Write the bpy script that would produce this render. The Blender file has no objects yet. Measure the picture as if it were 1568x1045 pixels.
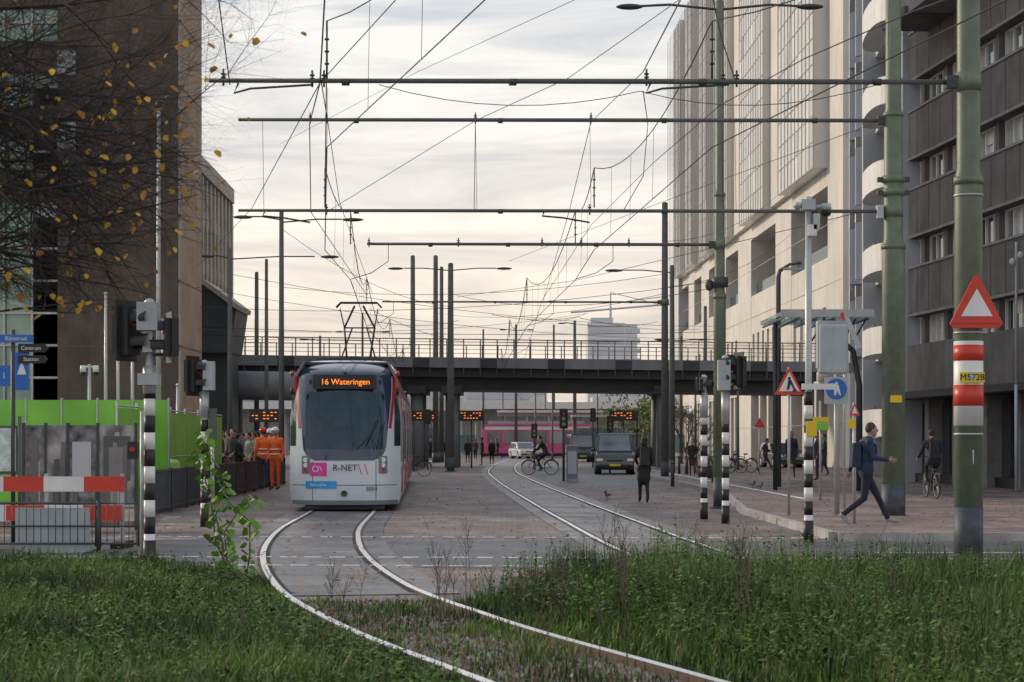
import bpy, math, random
import numpy as np
from mathutils import Vector, Matrix
random.seed(7); np.random.seed(7)
F=3049.0; HZ=675.0; CH=1.62
# pixel helpers: image column / row at an estimated distance d -> world metres
def gx(b,d): return (b-784.0)*d/F
def gz(e,d): return CH-(e-HZ)*d/F
scene=bpy.context.scene
# ------------------------------------------------------------------ materials
MATS={}
def mat(name,col,rough=.6,metal=0.0,var=.18,scale=3.0,bump=0.0,bscale=30.0,emit=0.0,spec=.5,coat=0.0,stretch=(1,1,1),streak=0.0):
    if name in MATS: return MATS[name]
    m=bpy.data.materials.new(name); m.use_nodes=True; nt=m.node_tree; N=nt.nodes; L=nt.links
    b=N['Principled BSDF']
    tc=N.new('ShaderNodeTexCoord'); mp=N.new('ShaderNodeMapping'); mp.inputs['Scale'].default_value=stretch
    L.new(tc.outputs['Object'],mp.inputs[0])
    nz=N.new('ShaderNodeTexNoise'); nz.inputs['Scale'].default_value=scale; nz.inputs['Detail'].default_value=5
    L.new(mp.outputs[0],nz.inputs['Vector'])
    rp=N.new('ShaderNodeValToRGB')
    rp.color_ramp.elements[0].position=.3; rp.color_ramp.elements[1].position=.7
    rp.color_ramp.elements[0].color=(*[c*(1-var) for c in col],1)
    rp.color_ramp.elements[1].color=(*[min(1,c*(1+var)) for c in col],1)
    L.new(nz.outputs[0],rp.inputs[0]); out=rp.outputs[0]
    if streak>0: # vertical rain streaks
        m2=N.new('ShaderNodeMapping'); m2.inputs['Scale'].default_value=(1.1,1.1,.22); L.new(tc.outputs['Object'],m2.inputs[0])
        n3=N.new('ShaderNodeTexNoise'); n3.inputs['Scale'].default_value=1.6; n3.inputs['Detail'].default_value=8; n3.inputs['Roughness'].default_value=.6; L.new(m2.outputs[0],n3.inputs['Vector'])
        r3=N.new('ShaderNodeValToRGB'); r3.color_ramp.elements[0].position=.35; r3.color_ramp.elements[1].position=.62
        r3.color_ramp.elements[0].color=(1-streak,)*3+(1,); r3.color_ramp.elements[1].color=(1,1,1,1); L.new(n3.outputs[0],r3.inputs[0])
        mx=N.new('ShaderNodeMix'); mx.data_type='RGBA'; mx.blend_type='MULTIPLY'; mx.inputs[0].default_value=1
        L.new(out,mx.inputs[6]); L.new(r3.outputs[0],mx.inputs[7]); out=mx.outputs[2]
    L.new(out,b.inputs['Base Color'])
    b.inputs['Roughness'].default_value=rough; b.inputs['Metallic'].default_value=metal
    b.inputs['Specular IOR Level'].default_value=spec; b.inputs['Coat Weight'].default_value=coat
    if emit>0:
        b.inputs['Emission Color'].default_value=(*col,1); b.inputs['Emission Strength'].default_value=emit
    if bump>0:
        n2=N.new('ShaderNodeTexNoise'); n2.inputs['Scale'].default_value=bscale; n2.inputs['Detail'].default_value=4
        L.new(mp.outputs[0],n2.inputs['Vector'])
        bp=N.new('ShaderNodeBump'); bp.inputs['Strength'].default_value=bump; bp.inputs['Distance'].default_value=.02
        L.new(n2.outputs[0],bp.inputs['Height']); L.new(bp.outputs[0],b.inputs['Normal'])
    MATS[name]=m; return m
def glassmat(name,tint,alpha,tr_col=(.55,.7,.75,1)):
    m=bpy.data.materials.new(name); m.use_nodes=True; nt=m.node_tree; N=nt.nodes; L=nt.links
    out=N['Material Output']; b=N['Principled BSDF']
    b.inputs['Base Color'].default_value=(*tint,1); b.inputs['Roughness'].default_value=.04; b.inputs['Coat Weight'].default_value=.6
    tr=N.new('ShaderNodeBsdfTransparent'); tr.inputs[0].default_value=tr_col
    mx=N.new('ShaderNodeMixShader'); mx.inputs[0].default_value=alpha
    L.new(tr.outputs[0],mx.inputs[1]); L.new(b.outputs[0],mx.inputs[2]); L.new(mx.outputs[0],out.inputs[0])
    MATS[name]=m; return m
def paving(name,c1,c2,mortar,bw=.22,bh=.11,rough=.62,rot=0.0,patch=.35,pstretch=(.15,.5,1)):
    m=bpy.data.materials.new(name); m.use_nodes=True; nt=m.node_tree; N=nt.nodes; L=nt.links
    b=N['Principled BSDF']; tc=N.new('ShaderNodeTexCoord')
    mp=N.new('ShaderNodeMapping'); mp.inputs['Rotation'].default_value=(0,0,rot); L.new(tc.outputs['Object'],mp.inputs[0])
    br=N.new('ShaderNodeTexBrick'); br.inputs['Scale'].default_value=1; br.inputs['Brick Width'].default_value=bw; br.inputs['Row Height'].default_value=bh
    br.inputs['Mortar Size'].default_value=.009; br.inputs['Color1'].default_value=(*c1,1); br.inputs['Color2'].default_value=(*c2,1); br.inputs['Mortar'].default_value=(*mortar,1)
    L.new(mp.outputs[0],br.inputs['Vector'])
    def layer(st,sc,lo,hi,p0,p1,src):
        mp2=N.new('ShaderNodeMapping'); mp2.inputs['Scale'].default_value=st; L.new(tc.outputs['Object'],mp2.inputs[0])
        nz=N.new('ShaderNodeTexNoise'); nz.inputs['Scale'].default_value=sc; nz.inputs['Detail'].default_value=7; nz.inputs['Roughness'].default_value=.68; L.new(mp2.outputs[0],nz.inputs['Vector'])
        rp=N.new('ShaderNodeValToRGB'); rp.color_ramp.elements[0].position=p0; rp.color_ramp.elements[1].position=p1
        rp.color_ramp.elements[0].color=(lo,lo,lo*1.03,1); rp.color_ramp.elements[1].color=(hi,hi*.985,hi*.96,1); L.new(nz.outputs[0],rp.inputs[0])
        mx=N.new('ShaderNodeMix'); mx.data_type='RGBA'; mx.blend_type='MULTIPLY'; mx.inputs[0].default_value=1
        L.new(src,mx.inputs[6]); L.new(rp.outputs[0],mx.inputs[7]); return mx.outputs[2],nz.outputs[0]
    o,nf=layer(pstretch,2.2,1-patch,1+patch*.6,.38,.62,br.outputs[0])
    o,_=layer((.9,.35,1),1.1,1-patch*.7,1+patch*.3,.42,.6,o)
    o,_=layer((2.0,2.6,1),3.5,.8,1.15,.35,.65,o)
    L.new(o,b.inputs['Base Color'])
    mr=N.new('ShaderNodeMapRange'); mr.inputs[1].default_value=.3; mr.inputs[2].default_value=.7; mr.inputs[3].default_value=rough-.25; mr.inputs[4].default_value=rough+.22; L.new(nf,mr.inputs[0]); L.new(mr.outputs[0],b.inputs['Roughness'])
    bp=N.new('ShaderNodeBump'); bp.inputs['Strength'].default_value=.5; bp.inputs['Distance'].default_value=.012; bp.invert=True
    L.new(br.outputs['Fac'],bp.inputs['Height']); L.new(bp.outputs[0],b.inputs['Normal'])
    MATS[name]=m; return m

mat('white_paint',(.74,.76,.78),.35,var=.06,coat=.2); mat('white_wall',(.70,.665,.615),.7,var=.1,scale=.3,streak=.14)
mat('black',(.02,.02,.022),.5,var=.3); mat('dark_steel',(.05,.055,.058),.5,var=.3); mat('wire',(.035,.035,.04),.6)
mat('mast_green',(.155,.195,.135),.5,var=.16,scale=5,bump=.15,streak=.3); mat('mast_far',(.10,.11,.105),.6); mat('mast_base',(.05,.065,.08),.6,var=.4,scale=6)
mat('galv',(.45,.47,.48),.42,.4,var=.12); mat('lightgrey',(.45,.50,.53),.45,var=.08,streak=.2)
mat('red',(.62,.05,.03),.4,var=.1); mat('white',(.80,.80,.79),.45,var=.06,streak=.12); mat('yellow',(.75,.55,.03),.5,var=.05)
mat('blue_sign',(.02,.14,.50),.4,var=.06); mat('orange_vest',(.95,.16,.03),.6,var=.1); mat('reflect',(.75,.78,.70),.4)
mat('lime',(.22,.58,.07),.5,var=.12,scale=1,streak=.12); mat('tram_navy',(.014,.032,.085),.16,var=.1,coat=.6); mat('tram_white',(.66,.71,.78),.3,var=.05,coat=.4,streak=.06)
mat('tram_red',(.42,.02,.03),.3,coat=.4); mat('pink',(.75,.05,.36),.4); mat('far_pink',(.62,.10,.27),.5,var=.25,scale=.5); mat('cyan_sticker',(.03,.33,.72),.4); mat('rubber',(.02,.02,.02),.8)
mat('amber_led',(1.0,.22,.02),.5,emit=1.5,var=0); mat('headlamp',(.80,.79,.76),.12,var=0); mat('tail',(.5,.02,.02),.2)
mat('skin',(.40,.235,.175),.55,var=.08); mat('rail_steel',(.88,.89,.9),.36,.65,var=.06); mat('rail_rust',(.10,.06,.045),.8,var=.3,scale=20); mat('groove',(.02,.02,.02),.9)
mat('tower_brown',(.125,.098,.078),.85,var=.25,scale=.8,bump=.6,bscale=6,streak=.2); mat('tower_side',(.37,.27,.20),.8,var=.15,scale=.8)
mat('beige',(.40,.36,.315),.8,var=.12,scale=.4,streak=.2); mat('beige_dark',(.17,.16,.15),.8,var=.15)
mat('office_conc',(.145,.134,.125),.85,var=.25,scale=.9,bump=.4,bscale=12,streak=.22); mat('office_conc_light',(.26,.25,.245),.8,var=.15,streak=.25)
mat('panel_blue',(.40,.43,.48),.5,var=.08,scale=.5,streak=.15); mat('balcony_white',(.80,.79,.77),.45,var=.06,streak=.12)
mat('glass_dark',(.025,.035,.045),.06,var=.3,spec=.8,coat=.5); mat('glass_mid',(.12,.15,.17),.1,var=.35,spec=.8,coat=.5,scale=.6); mat('glass_blind',(.42,.44,.44),.3,var=.15)
mat('curtain_wall',(.62,.61,.575),.28,.12,var=.16,scale=.18,stretch=(1,1,.4)); mat('curtain_wall_b',(.42,.44,.45),.22,.15,var=.16,scale=.12); mat('mullion',(.36,.36,.36),.5)
mat('glass_green',(.25,.36,.31),.12,.2,var=.5,scale=.35); mat('void',(.035,.035,.038),.8)
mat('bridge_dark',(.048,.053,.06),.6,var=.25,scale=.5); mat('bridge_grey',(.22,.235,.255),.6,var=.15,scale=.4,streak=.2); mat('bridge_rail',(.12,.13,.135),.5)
mat('kerb',(.38,.37,.37),.75,var=.25); mat('mark',(.74,.74,.74),.6,var=.3,scale=3)
mat('far_pale',(.50,.52,.53),.6,var=.12,scale=.1); mat('far_white',(.70,.70,.68),.6,var=.08); mat('far_grey',(.36,.39,.42),.6,var=.15,scale=.1)  # paled base colours put distance haze into far surfaces
mat('haze_a',(.66,.66,.67),.9,var=.06,scale=.05); mat('haze_b',(.52,.55,.59),.9,var=.06,scale=.05)  # haze lightening painted into the skyline base colours
mat('van_dark',(.015,.024,.027),.2,coat=.8,var=.1); mat('van_green',(.03,.06,.045),.25,coat=.6); mat('car_grey',(.14,.15,.16),.25,coat=.8,metal=.3); mat('car_white',(.66,.67,.68),.25,coat=.6)
mat('car_red',(.35,.02,.03),.25,coat=.6); mat('plate',(.7,.5,.04),.5)
mat('bark',(.032,.028,.027),.9,var=.35,scale=20); mat('leaf_yellow',(.66,.40,.03),.6,var=.3,scale=12); mat('leaf_orange',(.45,.20,.03),.6,var=.3,scale=12)
mat('leaf_green',(.14,.31,.03),.5,var=.3,scale=9); mat('leaf_dead',(.24,.12,.05),.8,var=.4,scale=9)
mat('grass_dark',(.032,.070,.012),.7,var=.35,scale=2); mat('grass_mid',(.068,.140,.018),.65,var=.35,scale=2); mat('grass_light',(.125,.225,.028),.6,var=.3,scale=2); mat('grass_dry',(.215,.175,.09),.8,var=.3,scale=2)
mat('soil',(.065,.06,.038),.95,var=.45,scale=5,bump=1,bscale=25); mat('gravel',(.17,.15,.135),.95,var=.7,scale=30,bump=1,bscale=50)
mat('bush_twig',(.10,.08,.062),.9)
mat('poster',(.27,.26,.26),.5,var=.75,scale=3.5,stretch=(1,1,.7)); mat('poster_b',(.17,.165,.17),.5,var=.9,scale=5); mat('map_print',(.55,.64,.62),.4,var=.3,scale=9)
glassmat('tram_glass',(.012,.06,.10),.62,(.30,.60,.72,1)); glassmat('clear_glass',(.30,.38,.39),.35)
mat('interior',(.05,.11,.14),.8)
paving('brick_paving',(.31,.252,.243),(.205,.175,.178),(.12,.11,.107),patch=.55)
paving('sidewalk_paving',(.33,.25,.235),(.25,.195,.19),(.14,.125,.12),.3,.15,.65,.4,.38)
paving('track_paving',(.205,.20,.215),(.15,.15,.168),(.075,.075,.08),.6,.3,.45,0,.5)
mat('asphalt',(.09,.097,.11),.48,var=.45,scale=.8,bump=.4,bscale=80,stretch=(.4,1.2,1))

# ------------------------------------------------------------------ mesh builder
class MB:
    def __init__(s): s.v=[]; s.f=[]; s.m=[]; s.s=[]
    def add(s,vs,fs,mt,sm=False):
        o=len(s.v); s.v+= [tuple(p) for p in vs]
        for f in fs: s.f.append(tuple(i+o for i in f)); s.m.append(mt); s.s.append(sm)
    def box(s,c,d,mt,R=None):
        x,y,z=d[0]/2,d[1]/2,d[2]/2
        vs=[Vector((a*x,b*y,e*z)) for a in(-1,1) for b in(-1,1) for e in(-1,1)]
        if R is not None: vs=[R@p for p in vs]
        c=Vector(c); vs=[p+c for p in vs]
        s.add(vs,[(0,1,3,2),(4,6,7,5),(0,4,5,1),(2,3,7,6),(0,2,6,4),(1,5,7,3)],mt)
    def bb(s,x0,x1,y0,y1,z0,z1,mt): s.box(((x0+x1)/2,(y0+y1)/2,(z0+z1)/2),(abs(x1-x0),abs(y1-y0),abs(z1-z0)),mt)
    def hexa(s,b,t,mt):
        s.add(list(b)+list(t),[(3,2,1,0),(4,5,6,7),(0,1,5,4),(1,2,6,5),(2,3,7,6),(3,0,4,7)],mt)
    def tube(s,pts,r,mt,n=6,caps=True,closed=False):
        pts=[Vector(p) for p in pts]; k=len(pts)
        rs=r if isinstance(r,(list,tuple)) else [r]*k
        vs=[]; up=None
        for i,p in enumerate(pts):
            if closed: t=pts[(i+1)%k]-pts[i-1]
            else: t=pts[min(i+1,k-1)]-pts[max(i-1,0)]
            if t.length<1e-9: t=Vector((0,0,1))
            t.normalize()
            a=up if up is not None else (Vector((0,0,1)) if abs(t.z)<.9 else Vector((1,0,0)))
            u=a-t*a.dot(t)
            if u.length<1e-4: u=Vector((1,0,0))-t*t.x
            u.normalize(); up=u; w=t.cross(u)
            for j in range(n):
                an=2*math.pi*j/n; vs.append(p+(u*math.cos(an)+w*math.sin(an))*rs[i])
        fs=[]
        for i in range(k if closed else k-1):
            a=i*n; b=((i+1)%k)*n
            for j in range(n): fs.append((a+j,a+(j+1)%n,b+(j+1)%n,b+j))
        s.add(vs,fs,mt,n>4)
        if caps and not closed:
            o=len(s.v)-len(vs)
            s.f.append(tuple(o+j for j in range(n-1,-1,-1))); s.m.append(mt); s.s.append(False)
            s.f.append(tuple(o+(k-1)*n+j for j in range(n))); s.m.append(mt); s.s.append(False)
    def cyl(s,p0,p1,r0,r1,mt,n=14): s.tube([p0,p1],[r0,r1],mt,n)
    def ball(s,c,r,mt,nu=12,nv=8,R=None):
        if not isinstance(r,(tuple,list)): r=(r,r,r)
        c=Vector(c); vs=[]
        def P(a,b):
            p=Vector((math.cos(a)*math.sin(b)*r[0],math.sin(a)*math.sin(b)*r[1],math.cos(b)*r[2]))
            return c+(R@p if R is not None else p)
        vs.append(P(0,0))
        for i in range(1,nv):
            for j in range(nu): vs.append(P(2*math.pi*j/nu,math.pi*i/nv))
        vs.append(P(0,math.pi)); fs=[]
        for j in range(nu): fs.append((0,1+j,1+(j+1)%nu))
        for i in range(nv-2):
            a=1+i*nu; b=a+nu
            for j in range(nu): fs.append((a+j,b+j,b+(j+1)%nu,a+(j+1)%nu))
        a=1+(nv-2)*nu; e=len(vs)-1
        for j in range(nu): fs.append((a+j,e,a+(j+1)%nu))
        s.add(vs,fs,mt,True)
    def capsule(s,p0,p1,r0,r1,mt,n=10):
        s.cyl(p0,p1,r0,r1,mt,n); s.ball(p0,r0,mt,n,6); s.ball(p1,r1,mt,n,6)
    def prism(s,pts,ext,mt):
        n=len(pts); e=Vector(ext); vs=[Vector(p) for p in pts]+[Vector(p)+e for p in pts]
        s.add(vs,[tuple(range(n-1,-1,-1)),tuple(range(n,2*n))]+[(i,(i+1)%n,n+(i+1)%n,n+i) for i in range(n)],mt)
    def obj(s,name,parent=None,bevel=0,loc=None,rot=None,segs=2):
        me=bpy.data.meshes.new(name); me.from_pydata(s.v,[],s.f)
        names=[]
        for n in s.m:
            if n not in names: names.append(n)
        for n in names: me.materials.append(MATS[n])
        ix={n:i for i,n in enumerate(names)}
        me.polygons.foreach_set('material_index',[ix[n] for n in s.m]); me.polygons.foreach_set('use_smooth',s.s); me.update()
        ob=bpy.data.objects.new(name,me); scene.collection.objects.link(ob)
        if parent: ob.parent=parent
        if loc: ob.location=loc
        if rot is not None: ob.rotation_euler=(0,0,rot)
        if bevel:
            b=ob.modifiers.new('b','BEVEL'); b.width=bevel; b.segments=segs; b.limit_method='ANGLE'; b.angle_limit=.6
        return ob
def empty(name,loc=(0,0,0),rot=0,parent=None):
    e=bpy.data.objects.new(name,None); scene.collection.objects.link(e); e.location=loc; e.rotation_euler=(0,0,rot); e.empty_display_size=.2
    if parent: e.parent=parent
    return e
def text(name,body,loc,size,mt,parent=None,rot=(math.pi/2,0,0),align='CENTER',ext=.003,sx=1):
    c=bpy.data.curves.new(name,'FONT'); c.body=body; c.size=size; c.align_x=align; c.align_y='CENTER'; c.extrude=ext
    c.materials.append(MATS[mt]); o=bpy.data.objects.new(name,c); scene.collection.objects.link(o); o.location=loc; o.rotation_euler=rot; o.scale=(sx,1,1)
    if parent: o.parent=parent
    return o
class LF:
    def __init__(s,A,B,side):
        s.o=Vector((A[0],A[1],0)); d=Vector((B[0]-A[0],B[1]-A[1],0)); s.L=d.length; s.u=d.normalized(); s.n=Vector((s.u.y,-s.u.x,0))*side
    def p(s,u,n,z): return s.o+s.u*u+s.n*n+Vector((0,0,z))
    def box(s,mb,u0,u1,z0,z1,n0,n1,mt):
        b=[s.p(u0,n0,z0),s.p(u1,n0,z0),s.p(u1,n1,z0),s.p(u0,n1,z0)]; t=[q+Vector((0,0,z1-z0)) for q in b]
        mb.hexa(b,t,mt)
# ------------------------------------------------------------------ camera, world, sun
cam=bpy.data.cameras.new('camera'); co=bpy.data.objects.new('camera',cam); scene.collection.objects.link(co)
co.location=(0,0,CH); co.rotation_euler=(math.pi/2,0,0); cam.lens=70; cam.sensor_width=36; cam.shift_y=(HZ-522.5)/1568; cam.clip_end=6000; cam.clip_start=.1
cam.dof.use_dof=True; cam.dof.focus_distance=44; cam.dof.aperture_fstop=6.3
scene.camera=co
scene.view_settings.view_transform='Standard'; scene.view_settings.look='None'; scene.view_settings.exposure=0
w=bpy.data.worlds.new('World'); scene.world=w; w.use_nodes=True; nt=w.node_tree; N=nt.nodes; L=nt.links
bg=N['Background']
SUN_EL=math.radians(20); SUN_AZ=math.radians(-54) # measured from +Y toward +X
sky=N.new('ShaderNodeTexSky'); sky.sky_type='NISHITA'; sky.sun_disc=False; sky.sun_elevation=SUN_EL; sky.sun_rotation=SUN_AZ
sc=N.new('ShaderNodeVectorMath'); sc.operation='SCALE'; sc.inputs['Scale'].default_value=.10; L.new(sky.outputs[0],sc.inputs[0])
tc=N.new('ShaderNodeTexCoord'); sep=N.new('ShaderNodeSeparateXYZ'); L.new(tc.outputs['Generated'],sep.inputs[0])
rp=N.new('ShaderNodeValToRGB'); cr=rp.color_ramp
cr.elements[0].position=0; cr.elements[0].color=(1.06,.90,.74,1)
cr.elements[1].position=1; cr.elements[1].color=(.66,.70,.79,1)
for p,c in ((.06,(1.07,.93,.79)),(.12,(1.04,.96,.88)),(.22,(.95,.94,.93)),(.38,(.72,.75,.80))):
    e=cr.elements.new(p); e.color=(*c,1)
L.new(sep.outputs[2],rp.inputs[0])
mp=N.new('ShaderNodeMapping'); mp.inputs['Scale'].default_value=(2.6,1.4,22); mp.inputs['Rotation'].default_value=(0,.05,0); mp.inputs['Location'].default_value=(.7,0,.4); L.new(tc.outputs['Generated'],mp.inputs[0])
nz=N.new('ShaderNodeTexNoise'); nz.inputs['Scale'].default_value=1.9; nz.inputs['Detail'].default_value=7; nz.inputs['Roughness'].default_value=.58; nz.inputs['Distortion'].default_value=.7
L.new(mp.outputs[0],nz.inputs['Vector'])
r2=N.new('ShaderNodeValToRGB'); r2.color_ramp.elements[0].position=.42; r2.color_ramp.elements[1].position=.64
r2.color_ramp.elements[0].color=(1.05,1.04,1.02,1); r2.color_ramp.elements[1].color=(.72,.745,.79,1); L.new(nz.outputs[0],r2.inputs[0])
mu=N.new('ShaderNodeMix'); mu.data_type='RGBA'; mu.blend_type='MULTIPLY'; mu.inputs[0].default_value=1; L.new(rp.outputs[0],mu.inputs[6]); L.new(r2.outputs[0],mu.inputs[7])
mx=N.new('ShaderNodeMix'); mx.data_type='RGBA'; mx.inputs[0].default_value=.92; L.new(sc.outputs[0],mx.inputs[6]); L.new(mu.outputs[2],mx.inputs[7])
L.new(mx.outputs[2],bg.inputs[0]); bg.inputs[1].default_value=1.03
sl=bpy.data.lights.new('sun','SUN'); so=bpy.data.objects.new('sun',sl); scene.collection.objects.link(so)
sl.energy=2.2; sl.angle=math.radians(8); sl.color=(1,.83,.62)
sd=Vector((math.sin(SUN_AZ)*math.cos(SUN_EL),math.cos(SUN_AZ)*math.cos(SUN_EL),math.sin(SUN_EL)))
so.rotation_euler=(-sd).to_track_quat('-Z','Y').to_euler(); so.location=(0,0,60)

# ------------------------------------------------------------------ track paths
T1=[(9,2.2),(11,1.25),(13.7,.3),(16.5,-.62),(19,-1.27),(23,-2.05),(28,-2.78),(34,-3.35),(45,-3.84),(60,-4.5),(82,-5.35),(110,-6.2),(160,-7),(240,-7.5)]
T2=[(10,6.2),(15,4.4),(20,3.25),(24,2.7),(30,2.25),(40,1.75),(58,.97),(80,.12),(100,-.45),(125,-.5),(160,.2),(240,3)]
def interp(T,d):
    xs=np.array([p[0] for p in T],float); ys=np.array([p[1] for p in T],float)
    i=int(np.clip(np.searchsorted(xs,d)-1,0,len(xs)-2))
    m=np.gradient(ys,xs); h=xs[i+1]-xs[i]; t=(min(max(d,xs[0]),xs[-1])-xs[i])/h
    return ((2*t**3-3*t*t+1)*ys[i]+(t**3-2*t*t+t)*h*m[i]+(-2*t**3+3*t*t)*ys[i+1]+(t**3-t*t)*h*m[i+1])
def pathpts(T,d0,d1,st=.8):
    out=[]; d=d0
    while d<d1+1e-6:
        x=interp(T,d); x2=interp(T,d+.05); x1=interp(T,d-.05); t=Vector((x2-x1,.1,0)).normalized()
        out.append((Vector((x,d,0)),Vector((t.y,-t.x,0)))); d+=st*(1 if d<60 else 3)
    return out
def strip(mb,T,d0,d1,a,b,z,mt,st=.8,zf=None):
    P=pathpts(T,d0,d1,st); vs=[]
    for p,n in P:
        zz=z+(zf(p.y) if zf else 0)
        vs+= [p+n*a+Vector((0,0,zz)),p+n*b+Vector((0,0,zz))]
    mb.add(vs,[(2*i,2*i+1,2*i+3,2*i+2) for i in range(len(P)-1)],mt)
# ------------------------------------------------------------------ ground
mb=MB(); mb.add([(-1500,-200,0),(1500,-200,0),(1500,3000,0),(-1500,3000,0)],[(0,1,2,3)],'brick_paving'); mb.obj('ground')
mb=MB(); mb.add([(-40,26.2,.004),(40,24.4,.004),(40,30.2,.004),(12,31.6,.004),(-40,34.0,.004)],[(0,1,2,3,4)],'asphalt')
mb.add([(4.6,22.5,.0045),(40,18,.0045),(40,25,.0045),(4.9,25.9,.0045)],[(0,1,2,3)],'asphalt'); mb.obj('asphalt_road')
mb=MB()
mb.prism([(5.3,32.4,0),(40,30.8,0),(40,48,0),(12.0,52,0),(8.0,60,0),(7.2,112,0),(5.9,112,0),(6.3,58,0),(5.2,44,0)],(0,0,.12),'sidewalk_paving')
mb.obj('pavement',bevel=0)
mb=MB()
def kerbline(pts,w=.15,h=.135):
    for a,b in zip(pts[:-1],pts[1:]):
        a=Vector((*a,0)); b=Vector((*b,0)); t=(b-a).normalized(); n=Vector((t.y,-t.x,0))
        mb.hexa([a+n*.004,b+n*.004,b+n*w,a+n*w],[q+Vector((0,0,h)) for q in (a+n*.004,b+n*.004,b+n*w,a+n*w)],'kerb')
kerbline([(40,30.8),(5.3,32.4)][::-1]); kerbline([(5.9,112),(6.3,58),(5.2,44),(5.3,32.4)][::-1],w=-.15)
mb.obj('kerb')
mb=MB()
for k in range(0,44):
    x=-6.6+k*.34
    mb.bb(x,x+.2,33.05-x*.05,33.17-x*.05,.006,.016,'mark')
    mb.bb(x,x+.22,27.3-x*.045,27.43-x*.045,.006,.016,'mark')
    if k<30: mb.bb(x,x+.22,25.5-x*.045,25.61-x*.045,.002,.016,'mark')
for k in range(12): mb.bb(5+k*1.7,6+k*1.7,23.2-k*.1,23.34-k*.1,.006,.012,'mark')
mb.bb(5.2,9.2,28.6,28.72,.006,.012,'mark')
mb.add([(.9,70,.004),(5.2,70,.004),(4.6,140,.004),(1.6,140,.004)],[(0,1,2,3)],'asphalt')
mb.add([(7.4,50,.13),(7.6,50,.13),(7.1,110,.13),(7.0,110,.13)],[(0,1,2,3)],'mark')
mb.obj('road_marking')
mb=MB()
strip(mb,T1,20.8,230,-1.15,1.15,.009,'track_paving'); strip(mb,T2,21,230,-1.1,1.1,.009,'track_paving'); mb.obj('track_bed')
mb=MB()
zf=lambda y: .05*min(1,max(0,(22-y)/4))
for T,d0 in ((T1,9),(T2,19)):
    for sgn in (-1,1):
        g=sgn*.7175
        strip(mb,T,d0,230,g-.04,g+.04,.022,'rail_steel',.4,zf)
        if sgn>0: strip(mb,T,21,230,g-.095,g-.04,.015,'groove',.4); strip(mb,T,21,230,g+.04,g+.08,.0155,'rail_rust',.4)
        else: strip(mb,T,21,230,g+.04,g+.095,.015,'groove',.4); strip(mb,T,21,230,g-.08,g-.04,.0155,'rail_rust',.4)
        P=pathpts(T,d0,22,.4); vs=[]
        for p,n in P:
            z=.021+zf(p.y)
            vs+=[p+n*(g-.041)+Vector((0,0,-.02)),p+n*(g-.041)+Vector((0,0,z)),p+n*(g+.041)+Vector((0,0,z)),p+n*(g+.041)+Vector((0,0,-.02))]
        fs=[]
        for i in range(len(P)-1):
            a=4*i; fs+=[(a,a+1,a+5,a+4),(a+2,a+3,a+7,a+6)]
        mb.add(vs,fs,'rail_rust')
mb.obj('tram_rails')
def zone(x,y):
    s=(x-interp(T1,y))*.95
    if s>.9: return not (y>20.9-max(0,(1.6-x))*.6)
    if s<-.95: return not (y>23.3+max(0,-3.6-x)*.35 or y>25.2)
    return y<=19.9
mb=MB(); st=.35; xs=np.arange(-9,13,st); ys=np.arange(4,26,st); idx={}
for j,y in enumerate(ys):
    for i,x in enumerate(xs):
        tr=abs((x-interp(T1,y)))<1.2; idx[(i,j)]=(len(mb.v),zone(x,y))
        mb.v.append((x,y,.013+(0 if tr else random.random()*.05)))
for j in range(len(ys)-1):
    for i in range(len(xs)-1):
        q=[idx[(i,j)],idx[(i+1,j)],idx[(i+1,j+1)],idx[(i,j+1)]]
        if all(a[1] for a in q):
            mb.f.append(tuple(a[0] for a in q)); x,y=xs[i],ys[j]
            mb.m.append('gravel' if abs(x-interp(T1,y))<1.0 else 'soil'); mb.s.append(True)
mb.obj('verge_soil')
mb=MB()
for _ in range(5200):
    y=random.uniform(10,20); o_=random.uniform(-1.0,1.0); r=random.uniform(.008,.028); z=.02
    if abs(abs(o_)-.7175)<.08: continue
    x=interp(T1,y)+o_*1.05
    a=random.random()*6.28
    vs=[(x+math.cos(a+k*2.09)*r,y+math.sin(a+k*2.09)*r,z-.01) for k in range(3)]+[(x+random.uniform(-.3,.3)*r,y,z+r*.9)]
    mb.add(vs,[(0,1,3),(1,2,3),(2,0,3)],random.choice(['gravel','kerb','leaf_dead','soil','gravel']))
mb.obj('track_gravel')

# ------------------------------------------------------------------ grass
def blade_mesh(name,x,y,z,h,wd,lean,ang,mi,mats):
    n=len(x); dx=np.cos(ang); dy=np.sin(ang); px=-dy; py=dx
    V=np.zeros((n,5,3))
    V[:,0]=np.stack([x-px*wd/2,y-py*wd/2,z],1); V[:,1]=np.stack([x+px*wd/2,y+py*wd/2,z],1)
    mx_=x+dx*lean*h*.3; my_=y+dy*lean*h*.3
    V[:,2]=np.stack([mx_-px*wd*.4,my_-py*wd*.4,z+h*.55],1); V[:,3]=np.stack([mx_+px*wd*.4,my_+py*wd*.4,z+h*.55],1)
    V[:,4]=np.stack([x+dx*lean*h,y+dy*lean*h,z+h*(1-lean*.25)],1)
    base=(np.arange(n)*5)[:,None]; loops=(base+np.array([0,1,3,2,2,3,4])[None]).ravel()
    me=bpy.data.meshes.new(name); me.vertices.add(n*5); me.vertices.foreach_set('co',V.ravel())
    me.loops.add(n*7); me.loops.foreach_set('vertex_index',loops.astype(np.int32)); me.polygons.add(2*n)
    ls=(np.arange(n)*7)[:,None]+np.array([0,4])[None]; me.polygons.foreach_set('loop_start',ls.ravel().astype(np.int32))
    for m in mats: me.materials.append(MATS[m])
    me.polygons.foreach_set('material_index',np.repeat(mi,2).astype(np.int32)); me.update(calc_edges=True)
    ob=bpy.data.objects.new(name,me); scene.collection.objects.link(ob); return ob
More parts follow.
